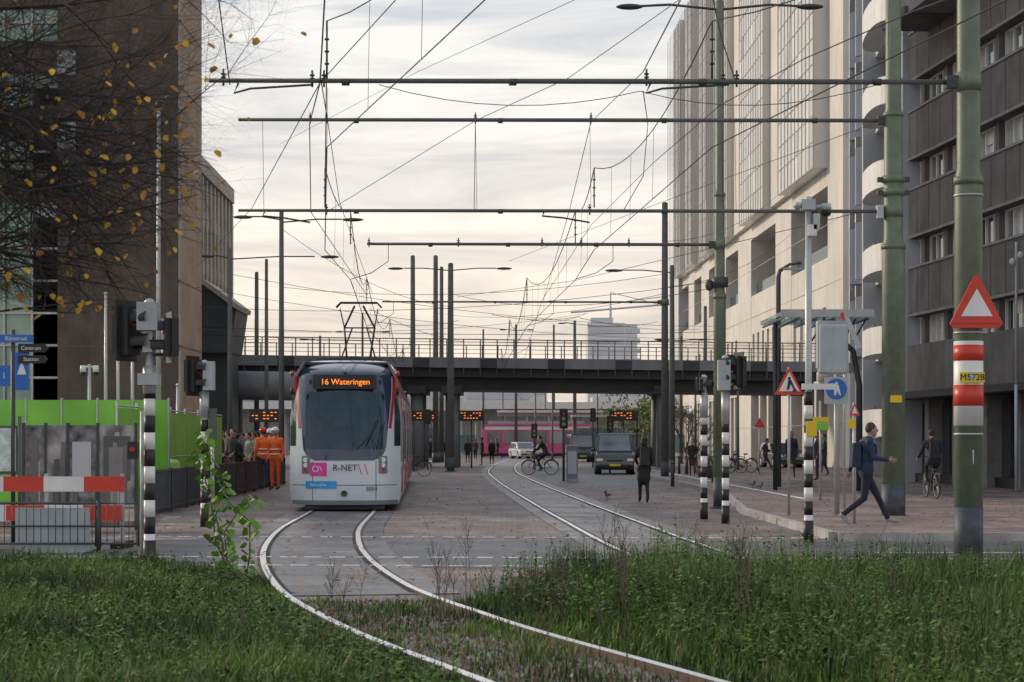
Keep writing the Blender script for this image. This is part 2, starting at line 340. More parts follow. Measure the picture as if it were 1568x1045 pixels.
X=[];Y=[];H=[];DR=[]
def clump(x,y): return .5+.5*math.sin(x*2.1+1.3*math.sin(y*1.7))*math.sin(y*1.9+math.sin(x*3.1))
def fine(x,y): return .5+.5*math.sin(x*7.3+2*math.sin(y*4.1))*math.sin(y*6.1+2*math.sin(x*5.3))
tab=[interp(T1,a) for a in np.arange(8,27,.25)]
while len(X)<135000:
    y=math.sqrt(random.uniform(8.4**2,25.2**2)); x=random.uniform(-.285*y-.4,.285*y+.4)
    s=(x-tab[int((y-8)/.25)])*.95; dr=.08
    if s>.82:
        if y>20.9-max(0,(1.6-x))*.6+random.uniform(-.4,.3): continue
        r=min(1,(s-.82)/1.3); h=.10+.36*r*(.55+.7*clump(x,y)); dn=.6+.4*fine(x,y); dr=.06+.12*(clump(x+5,y*1.3)>.75)
    elif s<-.8:
        if y>23.3+max(0,-3.6-x)*.35+random.uniform(-.5,.3) or y>25.2: continue
        r=min(1,(-s-.8)/1.2); h=.08+.19*r*(.5+.8*clump(x,y)); dn=.6+.4*fine(x,y); dr=.07+.15*(clump(x+3,y)>.7)
    else:
        if y>19.9+random.uniform(-.5,0): continue
        h=.05+.07*clump(x*2,y*2); dn=.08+.85*max(0,clump(x*1.7+1,y*1.2)-.3); dr=.2
        if abs(abs(s)-.7175)<.08: continue
        if y<15: dn*=.55
    if random.random()>dn: continue
    X.append(x);Y.append(y);H.append(h*random.uniform(.45,1.4)); DR.append(dr)
X=np.array(X);Y=np.array(Y);H=np.array(H);DR=np.array(DR);n=len(X)
cl=np.sin(X*1.3+np.sin(Y*.9)*2)+np.sin(Y*1.7+X*.6)+np.random.randn(n)*.9
mi=np.where(cl>1.0,2,np.where(cl>-.6,1,0)); mi=np.where(np.random.rand(n)<DR,3,mi)
blade_mesh('verge_grass',X,Y,np.full(n,.01),H,np.random.uniform(.007,.017,n),np.abs(np.random.randn(n))*.34+.05,np.random.rand(n)*6.283,mi,['grass_dark','grass_mid','grass_light','grass_dry'])
def weeds(name,spots,mats,leaf=.035,nl=16,stem=None,seed=False):
    mb=MB()
    for (x,y,h) in spots:
        la=random.random()*6.28; ln=random.uniform(0,.25); mt=random.choice(mats)
        pts=[(x+math.cos(la)*ln*h*t*t,y+math.sin(la)*ln*h*t*t,h*t) for t in (0,.35,.7,1)]
        mb.tube(pts,[.004,.0035,.0025,.0012],stem or ('grass_dry' if random.random()<.2 else 'grass_mid'),3,False)
        for k in range(nl):
            t=random.uniform(.55 if seed else .15,1.0); i=min(2,int(t*3)); f=t*3-i
            c=Vector(pts[i]).lerp(Vector(pts[i+1]),f); a=random.random()*6.28
            if seed and random.random()<.25:
                e=c+Vector((math.cos(a)*.07,math.sin(a)*.07,.12)); mb.tube([c,e],.0018,stem or 'grass_dry',3,False); c=e
            l=leaf*random.uniform(.6,1.5)*(1.25-.6*t); d=Vector((math.cos(a),math.sin(a),random.uniform(-.3,.7)))*l; pr=Vector((-math.sin(a),math.cos(a),random.uniform(-.2,.2)))*l*.33
            mb.add([c,c+d*.5+pr,c+d,c+d*.5-pr],[(0,1,2,3)],mt)
    return mb.obj(name)
sp=[]
while len(sp)<4200:
    y=math.sqrt(random.uniform(8.5**2,24**2)); x=random.uniform(-.285*y,.285*y); s=(x-tab[int((y-8)/.25)])*.95
    if s>1.1:
        if y>20.7: continue
        if random.random()>.4+.6*clump(x*.8,y*.8): continue
        hmax=.82 if 1.3<x<3.6 and y>17 else .62
        sp.append((x,y,random.uniform(.35,hmax)*min(1,(s-.3)/1.3)*(.72+.42*clump(x,y))))
    elif s<-1.1:
        if y>23.4: continue
        if random.random()<.5: sp.append((x,y,random.uniform(.15,.38)))
weeds('nettle_plants',sp,['grass_mid','grass_light','grass_mid','grass_dark','grass_light'],.045,20)
sp=[]
while len(sp)<105:
    y=random.uniform(14,20.3); cb,sd_,hh=random.choice([(690,24,.85),(690,40,.7),(520,12,.65),(945,16,1.0),(1130,35,.95),(1400,60,.75),(1250,90,.7),(820,110,.4),(200,140,.4),(870,30,.6)])
    x=gx(random.gauss(cb,sd_),y); s=(x-tab[int((y-8)/.25)])
    if abs(s)<.8 and random.random()<.6: continue
    sp.append((x,y,hh*random.uniform(.45,1.0)))
weeds('dry_weed_plants',sp,['grass_dry','leaf_dead','bush_twig'],.017,36,'bush_twig',True)
mb=MB()
for _ in range(3000):
    y=random.uniform(20,75); x=random.uniform(-.26*y,.26*y)
    z=.128 if (y>31 and 5.4<x) else .03
    a=random.random()*6.28; l=random.uniform(.025,.06)
    vs=[(x+math.cos(a+k*1.57)*l*(1 if k%2 else .6),y+math.sin(a+k*1.57)*l*(1 if k%2 else .6),z+random.uniform(0,.025)) for k in range(4)]
    mb.add(vs,[(0,1,2,3)],random.choice(['leaf_dead','leaf_orange','leaf_dead']))
mb.obj('fallen_leaves')
# ------------------------------------------------------------------ foreground tree
tree=empty('autumn_tree',(-6.6,13.2,0))
mb=MB(); lf=MB(); O=Vector((-6.6,13.2,0)); TIPS=[]
mb.tube([Vector((0,0,-.1)),Vector((.05,0,1.2)),Vector((0,.1,3)),Vector((.15,0,5)),Vector((.1,0,7))],[.24,.19,.16,.12,.06],'bark',10)
def xlim(w,lev):  # crown envelope: broader at the top
    z=w.z
    base=-2.62 if z<2.9 else (-2.38 if z<3.4 else (-2.12 if z<4.0 else -1.85+.5*(z-4.0)))
    return min(base,-1.55)+.25*math.sin(z*9+w.y*3)+.08*lev*random.random()
def branch(p,d,l,r,lev):
    k=6 if lev<2 else 4; pts=[p.copy()]; rs=[r]; dd=d.normalized()
    for i in range(k):
        dd=(dd+Vector((random.gauss(0,.14),random.gauss(0,.10),random.gauss(-.01,.13)))).normalized()
        q=p+dd*l/k; w=q+O
        if w.x>xlim(w,lev) or w.z<2.5 or abs(w.y-13.2)>1.9: break
        p=q; pts.append(p.copy()); rs.append(r*(1-.8*(i+1)/k))
        if w.x<-4.4 and lev>0 : continue
        if lev<3 and i>0 or lev==0:
            for _ in range([4,3,2][lev]):
                ax=Vector((random.gauss(0,1),random.gauss(0,.8),random.gauss(0,1))); ax=(ax-dd*ax.dot(dd)).normalized()
                an=random.uniform(.4,.95); nd=dd*math.cos(an)+ax*math.sin(an); nd.z-= .05
                branch(p.copy(),nd,l*random.uniform(.24,.42) if lev==0 else l*random.uniform(.35,.58),rs[-1]*.55,lev+1)
    if len(pts)<2: return
    rs[-1]=min(rs[-1],.0022)
    if lev>=2 and (pts[-1]+O).x>-3.5: TIPS.append(pts[-1].copy())
    mb.tube(pts,rs,'bark',5 if lev<2 else 3,False)
for j in range(22):
    z=2.6+2.5*j/21
    branch(Vector((.05,0,z)),Vector((1,random.uniform(-.12,.12),random.uniform(-.08,.04))),random.uniform(4.3,5.4),.030,0)
for q_ in ((3.8,-1,.3,.3,3),(5,-.3,1,.4,3)): branch(Vector((.05,0,q_[0])),Vector(q_[1:4]),q_[4],.03,0)
random.shuffle(TIPS)
for p in TIPS[:430]:
    w=p+O
    if random.random()>1.15-.6*max(0,(w.x+3.4)/1.6): continue
    if w.z>4.0 and random.random()<.3: continue
    l2=random.uniform(.022,.05)
    a=Vector((random.gauss(0,.5),random.gauss(0,.3),-1)).normalized(); b=Vector((1,random.gauss(0,.5),random.gauss(0,.3))).normalized()*l2*.6; a*=l2*1.3
    lf.add([p,p+a*.3+b,p+a*.75+b*.6,p+a,p+a*.75-b*.6,p+a*.3-b],[(0,1,2,3,4,5)],random.choice(['leaf_yellow','leaf_yellow','leaf_orange']))
mb.obj('trunk_and_limbs',tree); lf.obj('leaves',tree)
mb=MB()
for (pts) in ([(372,905),(350,850),(330,790),(345,740),(318,690),(306,655)],[(372,905),(385,850),(380,800),(350,770),(335,720)],[(372,905),(350,860),(345,815),(372,775),(395,760)],[(365,905),(330,830),(322,770),(310,720),(300,690)]):
    P=[Vector((gx(a,21.5)+random.gauss(0,.01),21.5+random.gauss(0,.08),max(0,gz(b,21.5)))) for a,b in pts]; P[0].z=0
    mb.tube(P,[.012,.01,.008,.006,.004,.003][:len(P)],'bush_twig',5,False)
    for k in range(60):
        t=random.uniform(.12,.999)*(len(P)-1); i=int(t); c=P[i].lerp(P[i+1],t-i); a=random.random()*6.28; l=random.uniform(.05,.11)
        d=Vector((math.cos(a),math.sin(a)*.7,random.uniform(-.7,.4)))*l; pr=Vector((-math.sin(a)*.5,math.cos(a)*.3,random.uniform(.3,.8))).normalized()*l*.45; c=c+d*.3
        mb.add([c,c+d*.3+pr,c+d*.7+pr*.7,c+d,c+d*.7-pr*.7,c+d*.3-pr],[(0,1,2,3,4,5)],'leaf_green' if random.random()<.85 else 'grass_light')
mb.obj('sapling_tree')

# ------------------------------------------------------------------ right office building (near)
mb=MB(); lf=LF((18.45,45),(15.55,78),-1); Lw=lf.L
lf.box(mb,0,Lw,0,26,-14,-.9,'office_conc')
for z in [6.45,9.5,12.55,15.6,18.65,21.7,24.75]:
    lf.box(mb,0,Lw,z,z+1.93,-.9,.0,'office_conc')
    u=0
    while u<Lw-.5:
        lf.box(mb,u,u+.35,z-1.12,z,-.88,-.25,'office_conc')
        for q in (0,1,2): lf.box(mb,u+.38+q*.84,u+1.22+q*.84,z-1.12,z,-.6,-.55,random.choice(['glass_dark','glass_mid','glass_dark','glass_blind','glass_dark']))
        for q in (.38,1.22,2.06,2.86): lf.box(mb,u+q-.035,u+q+.035,z-1.12,z,-.56,-.46,'balcony_white')
        lf.box(mb,u+.35,u+2.9,z-1.12,z-1.05,-.56,-.44,'balcony_white'); lf.box(mb,u+.35,u+2.9,z-.06,z,-.56,-.45,'balcony_white')
        if random.random()<.2: lf.box(mb,u+1.25,u+2.03,z-.55,z-.07,-.55,-.5,'glass_blind')
        lf.box(mb,u+.1,u+.16,z+.05,z+1.88,0,.012,'black'); lf.box(mb,u+1.5,u+1.54,z+.05,z+1.88,0,.012,'black')
        u+=2.9
    lf.box(mb,0,Lw,z+.0,z+.1,.0,.06,'office_conc_light'); lf.box(mb,0,Lw,z+1.86,z+1.95,.0,.05,'office_conc_light')
lf.box(mb,0,Lw,3.45,5.33,-.9,.02,'office_conc')
lf.box(mb,-.2,Lw,3.2,3.45,-.9,1.1,'black')
u=0
while u<Lw-.5:
    lf.box(mb,u,u+.5,0,3.2,-.9,-.02,'office_conc_light'); lf.box(mb,u+.5,u+3.4,.35,3.0,-.6,-.55,random.choice(['glass_dark','glass_mid']))
    for q in (1.4,2.3): lf.box(mb,u+q,u+q+.06,.3,3.1,-.55,-.48,'dark_steel')
    lf.box(mb,u+.5,u+3.4,0,.35,-.6,-.3,'black'); u+=3.4
lf.box(mb,Lw-8,Lw-2.5,17.2,22,.0,1.6,'office_conc_light'); lf.box(mb,Lw-5.4,Lw-2.4,17.15,17.45,.0,1.75,'office_conc')
mb.obj('office_building')
mb=MB(); lf=LF((15.5,78.2),(16.9,97.5),-1); Lw=lf.L
lf.box(mb,0,Lw,0,34,-12,-1.2,'panel_blue')
lf.box(mb,0,2.6,0,34,-1.2,.15,'panel_blue'); lf.box(mb,2.6,3.6,0,34,-1.2,-.2,'glass_mid')
lf.box(mb,3.6,5.2,0,34,-1.2,0,'panel_blue')
for k in range(10):
    z=1.9+k*3.5
    lf.box(mb,0,2.6,z-.03,z+.0,.15,.165,'dark_steel'); lf.box(mb,3.6,5.2,z-.03,z,.0,.012,'dark_steel'); lf.box(mb,0,2.6,z+1.7,z+1.72,.15,.16,'dark_steel')
    lf.box(mb,5.2,Lw,z+.3,z+3.3,-1.2,-.7,'glass_dark')
    lf.box(mb,5.2,Lw,z-.15,z+.3,-1.2,-.25,'balcony_white')
    pts=[]; c0,c1=5.4,12.4
    for i in range(15):
        a=math.pi*i/14; pts.append(lf.p((c0+c1)/2-math.cos(a)*(c1-c0)/2,-.25+math.sin(a)**.5*.95,z-.1))
    mb.prism(pts,(0,0,1.15),'balcony_white')
    lf.box(mb,c0+1.6,c1-1.6,z+1.1,z+1.2,.45,.5,'dark_steel')
    for a in (14.5,17.5):
        b=[lf.p(a,-1.1,z+.3),lf.p(a+.3,-1.1,z+.3),lf.p(a+1.2,.45,z+.3),lf.p(a+.9,.45,z+.3)]
        mb.hexa(b,[q+Vector((0,0,2.7)) for q in b],'panel_blue')
        b=[lf.p(a+.4,-1.1,z+3.0),lf.p(a+.9,-1.1,z+3.0),lf.p(a+1.25,.46,z+3.0),lf.p(a+.85,.46,z+3.0)]
        mb.hexa(b,[q+Vector((0,0,.5)) for q in b],'glass_dark')
lf.box(mb,13.6,14.1,0,34,-1.2,.3,'panel_blue'); lf.box(mb,Lw-.5,Lw,0,34,-1.2,.4,'panel_blue')
mb.obj('apartment_tower')
mb=MB(); A=(22-64*117.5/F,117.5); B=(22-64*212/F,212); lf=LF(A,B,-1); Lw=lf.L
lf.box(mb,0,Lw,0,44,-25,-3.2,'white_wall')
lf.box(mb,0,5,0,44,-3.2,0,'white_wall')
bays=[(5,19,5),(26,38.5,5),(46,54,4),(60,66,3),(72,78,3),(83,89,3)]
prev=5
for (a,b,nw) in bays:
    if a>prev: lf.box(mb,prev,a,0,18.4,-3.2,0,'white_wall'); lf.box(mb,prev,a,18.4,44,-3.2,.4,'white_wall' if prev<50 else 'curtain_wall_b')
    lf.box(mb,a,b,12.9,17.3,-3.1,-2.8,'void'); lf.box(mb,a,b,17.3,18.4,-3.2,0,'white_wall'); lf.box(mb,a,b,9.9,12.9,-3.2,-.02,'white_wall')
    for q in range(1,3):
        u=a+(b-a)*q/3; lf.box(mb,u-.3,u+.3,12.9,17.3,-2.8,-2.1,'glass_mid'); lf.box(mb,u+.8,u+2.0,13.1,15.4,-2.8,-2.6,'glass_mid')
    lf.box(mb,a,b,13.0,13.9,-.5,-.45,'clear_glass')
    lf.box(mb,a,b,18.4,44,-3.2,.9,'curtain_wall')
    for q in range(nw*2+1):
        u=a+(b-a)*q/(nw*2); lf.box(mb,u-.025,u+.025,18.4,44,.9,.94,'mullion')
    z=18.4
    while z<44: lf.box(mb,a,b,z,z+.05,.9,.935,'mullion'); z+=1.6
    # individual glass panes with slightly different reflectance
    for _ in range(int((b-a)*2)):
        q=random.randrange(nw*2); zz=18.45+1.6*random.randrange(15); u0=a+(b-a)*q/(nw*2)
        lf.box(mb,u0+.03,u0+(b-a)/(nw*2)-.03,zz+.05,zz+1.55,.9,.912,random.choice(['curtain_wall_b','far_pale','far_white']))
    lf.box(mb,a,b,5.2,6.2,-3.2,-.02,'white_wall')
    nwi=max(2,int((b-a)/2.4))
    for q in range(nwi):
        u0=a+(b-a)*q/nwi; u1=a+(b-a)*(q+1)/nwi; m=(u1-u0)*.28
        lf.box(mb,u0,u0+m,6.2,9.9,-3.2,-.02,'white_wall'); lf.box(mb,u1-m,u1,6.2,9.9,-3.2,-.02,'white_wall')
        lf.box(mb,u0+m,u1-m,6.2,9.9,-1.2,-1.0,random.choice(['glass_dark','glass_mid']))
    lf.box(mb,a,b,0,5.2,-3.1,-2.8,'glass_dark')
    for q in range(4):
        u=a+(b-a)*q/3.001; lf.box(mb,u,u+.7,0,5.2,-1.0,-.1,'white_wall')
    prev=b
lf.box(mb,prev,Lw,0,44,-3.2,.4,'curtain_wall_b')
for u in np.arange(46,Lw,1.5): lf.box(mb,u-.03,u+.03,18.6,44,1.0,1.04,'mullion')
for z in (2.6,5.4,8.2,11.2,14.9): lf.box(mb,0,Lw-6,z,z+.035,.0,.012,'mullion')
mb.obj('white_office_building')
# ------------------------------------------------------------------ left tower
mb=MB(); d1=95; xr=gx(272,d1); xl=gx(88,d1)
mb.bb(xl,xr,d1,d1+6.6,0,42,'tower_brown')
mb.bb(xr,xr+.12,d1+.1,d1+6.6,0,42,'tower_side')
for z in np.arange(3,42,3.1):
    mb.bb(xr-.02,xr+.14,d1+.08,d1+6.6,z,z+.06,'beige_dark'); mb.bb(xr+.02,xr+.16,d1+.02,d1+.3,z-3,z-.2,'beige'); mb.bb(xl,xr,d1-.012,d1-.002,z,z+.05,'office_conc')
for x in np.arange(xl+1.4,xr,1.45): mb.bb(x,x+.03,d1-.014,d1-.002,0,42,'office_conc')
for (a,b,t,u) in ((58,116,78,112),(58,116,188,230)):
    z0=gz(u,d1); z1=gz(t,d1)
    mb.bb(gx(88,d1)-.02,gx(116,d1),d1-.05,d1+.1,z0,z1,'glass_blind')
    mb.bb(gx(88,d1)-.02,gx(116,d1),d1-.12,d1-.02,z0-.1,z0,'lightgrey'); mb.bb(gx(101,d1),gx(103,d1),d1-.1,d1-.02,z0,z1,'lightgrey')
xg0=-46
mb.bb(xg0,xl,d1+.8,d1+12,0,42,'glass_green')
for x in np.arange(xg0,xl,1.35): mb.bb(x-.05,x+.05,d1+.6,d1+.8,0,42,'galv')
for z in np.arange(0,42,1.55): mb.bb(xg0,xl,d1+.64,d1+.8,z-.05,z+.05,'galv')
for z in np.arange(14.0,42,3.1): mb.bb(xg0,xl-.02,d1+.5,d1+.8,z-.9,z+.6,'tower_brown')
for _ in range(40):
    x=-46+1.35*random.randrange(17,int((xl+46)/1.35)); z=1.55*random.randrange(0,12); mb.bb(x+.06,x+1.28,d1+.77,d1+.795,z+.06,z+1.48,random.choice(['glass_blind','glass_mid','far_pale']))
mb.obj('brown_tower_building')
mb=MB(); A=(-16.5-64*119/F,119); B=(-16.5-64*138/F,138); lf=LF(A,B,1); Lw=lf.L
lf.box(mb,0,Lw,0,19,-12,-.5,'beige_dark')
for u in np.arange(0,Lw,1.9): lf.box(mb,u,u+.75,0,18.0,-.5,0,'beige')
for z in (9.2,18.0): lf.box(mb,0,Lw,z,z+1.0,-.5,.15,'beige')
for z in (3,6,12,15): lf.box(mb,0,Lw,z,z+.8,-.5,-.1,'beige')
mb.obj('concrete_office_building')
mb=MB(); y0=112
mb.prism([(gx(300,y0),y0,gz(432,y0)),(gx(312,y0),y0,gz(432,y0)),(gx(362,y0),y0,gz(470,y0)),(gx(352,y0),y0,gz(540,y0)),(gx(300,y0),y0,gz(540,y0))],(0,5,0),'bridge_dark')
mb.prism([(gx(298,y0),y0-.3,gz(428,y0)),(gx(312,y0),y0-.3,gz(428,y0)),(gx(366,y0),y0-.3,gz(468,y0)),(gx(364,y0),y0-.3,gz(475,y0)),(gx(311,y0),y0-.3,gz(436,y0)),(gx(298,y0),y0-.3,gz(436,y0))],(0,5.6,0),'beige')
mb.bb(gx(300,y0),gx(350,y0),y0+1,y0+4,0,gz(540,y0),'bridge_dark')
mb.obj('station_stair_building')
# ------------------------------------------------------------------ bridge
mb=MB(); y0,y1=118.5,127; xa,xb=-26,18.2
def zt(x): return 6.75-.012*(x+18)
n=44
for i in range(n):
    a=xa+(xb-xa)*i/n; b=xa+(xb-xa)*(i+1)/n; za,zb=zt(a),zt(b)
    def seg(ya,yb,t0,t1,mt): mb.hexa([(a,ya,za+t0),(b,ya,zb+t0),(b,yb,zb+t0),(a,yb,za+t0)],[(a,ya,za+t1),(b,ya,zb+t1),(b,yb,zb+t1),(a,yb,za+t1)],mt)
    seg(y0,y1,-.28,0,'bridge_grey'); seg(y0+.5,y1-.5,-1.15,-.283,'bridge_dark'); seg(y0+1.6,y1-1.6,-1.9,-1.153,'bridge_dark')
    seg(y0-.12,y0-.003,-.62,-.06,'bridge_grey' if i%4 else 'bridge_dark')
    seg(y0+.55,y0+.62,1.08,1.14,'bridge_rail')
    for t in (.25,.5,.75,.93): seg(y0+.58,y0+.61,t,t+.03,'bridge_rail')
    seg(y1-.62,y1-.56,1.08,1.14,'bridge_rail')
    for yy in (y0+.6,y1-.6): mb.cyl((a,yy,za),(a,yy,za+1.12),.035,.035,'bridge_rail',6)
    mb.cyl((a,y0+.3,za-1.1),(a,y0-.02,za-.1),.05,.05,'bridge_grey',6)
for x in (gx(693,122),gx(1012,122),gx(352,122),gx(640,122)):
    for yy in (y0+2,y1-2): mb.cyl((x,yy,0),(x,yy,5.0),.42,.38,'bridge_grey',16)
    mb.bb(x-.6,x+.6,y0+1,y1-1,4.45,4.93,'bridge_dark')
xx=[gx(322,116),gx(470,116)]
mb.tube([(xx[0],117,gz(590,117)),(xx[1],117,gz(592,117))],.85,'bridge_grey',18)
mb.bb(-30,-17.5,117.5,127,0,6.2,'bridge_dark')
mb.obj('pedestrian_bridge')
# ------------------------------------------------------------------ background
mb=MB(); d=235
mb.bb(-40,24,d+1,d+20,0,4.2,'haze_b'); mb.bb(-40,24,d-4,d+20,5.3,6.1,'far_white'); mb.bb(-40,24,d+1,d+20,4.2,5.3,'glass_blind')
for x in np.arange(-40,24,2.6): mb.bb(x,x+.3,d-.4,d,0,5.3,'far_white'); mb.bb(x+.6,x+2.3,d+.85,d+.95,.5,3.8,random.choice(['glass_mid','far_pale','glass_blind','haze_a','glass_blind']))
mb.obj('station_hall_building')
mb=MB(); d=197
for (a,b,e) in ((-12,-3,4.6),(-1.5,9,4.4),(10,18,4.3)):
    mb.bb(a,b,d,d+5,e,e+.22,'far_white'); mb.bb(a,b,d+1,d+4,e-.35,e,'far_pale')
    for x in np.arange(a+.6,b,2.6): mb.cyl((x,d+2.5,0),(x,d+2.5,e),.09,.09,'galv',8)
    mb.bb(a+.6,b-.6,d+3.2,d+3.26,.4,2.2,'clear_glass')
mb.obj('platform_canopy')
mb=MB(); d=150
for (a,b,e) in ((-9.6,-5.8,3.3),(4.5,8.5,3.4)):
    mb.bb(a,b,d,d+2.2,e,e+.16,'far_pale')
    for x in (a+.2,(a+b)/2,b-.2): mb.cyl((x,d+1.6,0),(x,d+1.6,e),.06,.06,'dark_steel',8)
    mb.bb(a+.2,b-.2,d+1.7,d+1.74,.3,2.6,'clear_glass'); mb.bb(a+.7,b-.7,d+1.2,d+1.6,.42,.5,'dark_steel')
mb.obj('tram_stop_shelter')
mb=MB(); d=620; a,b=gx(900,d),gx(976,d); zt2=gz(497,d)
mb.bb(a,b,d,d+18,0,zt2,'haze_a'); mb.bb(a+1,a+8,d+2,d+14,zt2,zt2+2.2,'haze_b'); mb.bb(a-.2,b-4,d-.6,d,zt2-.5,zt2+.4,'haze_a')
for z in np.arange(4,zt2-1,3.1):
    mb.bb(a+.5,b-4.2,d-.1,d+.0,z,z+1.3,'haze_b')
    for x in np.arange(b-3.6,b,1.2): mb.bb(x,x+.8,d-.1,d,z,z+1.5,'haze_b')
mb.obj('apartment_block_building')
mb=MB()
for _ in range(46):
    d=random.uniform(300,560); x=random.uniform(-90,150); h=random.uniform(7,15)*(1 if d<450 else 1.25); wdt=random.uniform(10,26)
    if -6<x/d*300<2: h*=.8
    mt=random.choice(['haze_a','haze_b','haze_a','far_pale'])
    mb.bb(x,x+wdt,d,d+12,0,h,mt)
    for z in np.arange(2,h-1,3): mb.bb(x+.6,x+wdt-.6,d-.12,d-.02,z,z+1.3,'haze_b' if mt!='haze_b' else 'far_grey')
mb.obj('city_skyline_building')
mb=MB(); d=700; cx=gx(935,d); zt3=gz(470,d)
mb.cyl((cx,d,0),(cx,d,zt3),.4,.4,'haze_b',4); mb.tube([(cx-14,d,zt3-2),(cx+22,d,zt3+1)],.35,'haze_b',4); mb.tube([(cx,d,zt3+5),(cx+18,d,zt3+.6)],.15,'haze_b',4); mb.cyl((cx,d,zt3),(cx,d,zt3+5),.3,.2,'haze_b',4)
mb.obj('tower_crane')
def cloudtree(name,x,y,h,w,mts,n=900):
    mb=MB(); mb.tube([(x,y,0),(x,y,h*.4),(x+.2,y,h*.8)],[.16,.12,.04],'bush_twig',6)
    cs=[(x+random.gauss(0,w*.28),y+random.gauss(0,w*.28),h*random.uniform(.45,.9),random.uniform(.18,.34)*w) for _ in range(11)]
    for c in cs: mb.tube([(x,y,h*.35),((x+c[0])/2+.1,(y+c[1])/2,(h*.35+c[2])/2),c[:3]],[.06,.04,.015],'bush_twig',4,False)
    for _ in range(n):
        c=random.choice(cs); v=Vector((random.gauss(0,1),random.gauss(0,1),random.gauss(0,.8))).normalized()*c[3]*random.random()**.4; p=Vector(c[:3])+v
        a=Vector((random.gauss(0,1),random.gauss(0,1),random.gauss(0,1))).normalized()*.16; b=a.orthogonal().normalized()*.11
        mb.add([p-a,p+b,p+a,p-b],[(0,1,2,3)],random.choice(mts))
    mb.obj(name)
for (px,d,h,w_) in ((975,188,6.8,5.5),(1010,180,5.5,4)): cloudtree('street_tree',gx(px,d),d,h,w_,['grass_mid','grass_light','grass_dry'])
def baretree(name,x,y,h,rr):
    mb=MB()
    def br(p,d,l,r,lev):
        q=p+d*l; m=(p+q)/2+Vector((random.gauss(0,.04),random.gauss(0,.04),0))*l; mb.tube([p,m,q],[r,r*.8,r*.6],'bush_twig',4,False)
        if lev<5:
            for _ in range(3 if lev else 4): br(q,(d+Vector((random.gauss(0,.45),random.gauss(0,.45),random.gauss(.1,.25)))).normalized(),l*random.uniform(.6,.8),max(r*.6,.008),lev+1)
    br(Vector((x,y,0)),Vector((0,0,1)),h*.28,rr,0); mb.obj(name)
baretree('bare_tree',gx(1050,96),96,4.0,.07); baretree('bare_tree',gx(1066,100),100,3.6,.06); baretree('bare_tree',gx(640,180),180,5,.1)

# ------------------------------------------------------------------ masts
def mast(name,x,y,top,r0,r1,mt='mast_green',steps=True,base=True):
    mb=MB()
    if steps:
        h1,h2=top*.42,top*.62
        mb.tube([(0,0,0),(0,0,h1),(0,0,h1+.12),(0,0,h2),(0,0,h2+.1),(0,0,top)],[r0,r0*.97,r0*.82,r0*.8,r1*1.05,r1],mt,20)
        mb.cyl((0,0,h1-.08),(0,0,h1+.02),r0*1.05,r0*1.05,mt,20); mb.cyl((0,0,h2-.06),(0,0,h2+.02),r0*.88,r0*.88,mt,20)
    else: mb.cyl((0,0,0),(0,0,top),r0,r1,mt,12)
    mb.ball((0,0,top),(r1,r1,r1*.6),mt,12,6)
    if base: mb.cyl((0,0,0),(0,0,.75),r0*1.02,r0*1.02,'mast_base',20); mb.cyl((0,0,0),(0,0,.05),r0*1.6,r0*1.6,'mast_base',12)
    return mb
def put(mb,name,x,y,z=0,**k): return mb.obj(name,loc=(x,y,z),**k)
def insul(mb,p0,p1):
    mb.cyl(p0,p1,.014,.014,'dark_steel',6); p0=Vector(p0);p1=Vector(p1)
    for t in (.3,.5,.7):
        c=p0.lerp(p1,t); d=(p1-p0).normalized()*.01; mb.cyl(c-d,c+d,.032,.032,'rail_rust',8)
def cantil(mb,x,y,z,xend,r=.045,mr=.2):
    e=xend-x; mb.tube([(0,0,z),(e*.5,0,z+.01),(e,0,z+.02)],[r,r,r*.85],'mast_far',8)
    mb.cyl((0,0,z-.12),(0,0,z+.12),mr,mr,'mast_green',16)
    mb.box((-mr-.05,0,z),(.16,.14,.16),'dark_steel')
    for q in (.12,.35,.6,.82): mb.cyl((e*q-.05,0,z),(e*q+.05,0,z),r*1.35,r*1.35,'dark_steel',8)
xB,yB=gx(1483,26),26; mb=mast('m',0,0,12,.185,.13); cantil(mb,xB,yB,gz(126,26),gx(320,26),.035,.165)
def sleeve(mb,r,e0,e1,d,mt): mb.cyl((0,0,gz(e1,d)),(0,0,gz(e0,d)),r,r,mt,24)
mb.cyl((0,0,gz(652,26)),(0,0,gz(523,26)),.19,.19,'white',24)
sleeve(mb,.194,529,553,26,'red'); sleeve(mb,.194,590,622,26,'red')
mb.bb(-.16,.16,-.215,-.18,gz(587,26),gz(571,26),'yellow')
mb.bb(-.04,.04,-.22,-.18,2.4,2.5,'galv'); mb.cyl((.02,-.1,.05),(.02,-.18,1.5),.012,.012,'galv',6)
for zz in (gz(510,26),gz(665,26),gz(300,26)): mb.cyl((0,0,zz-.012),(0,0,zz+.012),.192,.192,'galv',24)
M_=empty('overhead_line_mast',(xB,yB,0)); mb.obj('mast_and_beam',M_)
text('mast_number','M5728',(0,-.219,gz(579,26)),.115,'black',M_)
mb=MB(); cz=gz(497,26); hw=.34; ht=.62
mb.prism([(-hw,-.24,0),(hw,-.24,0),(hw*.86,-.24,-.06),(-hw*.86,-.24,-.06)],(0,.06,0),'red')
mb.prism([(-hw,-.25,0),(hw,-.25,0),(.03,-.25,ht),(-.03,-.25,ht)],(0,.04,0),'red')
mb.prism([(-hw*.6,-.262,.09),(hw*.6,-.262,.09),(0,-.262,ht*.72)],(0,.01,0),'white')
t=mb.obj('warning_triangle_sign',loc=(xB+.05,yB,cz))
xA,yA=gx(1368,40),40; mb=mast('m',0,0,13.2,.235,.15); cantil(mb,xA,yA,gz(185,40),gx(365,40),.04,.185); cantil(mb,xA,yA,gz(324,40),gx(365,40),.036,.2)
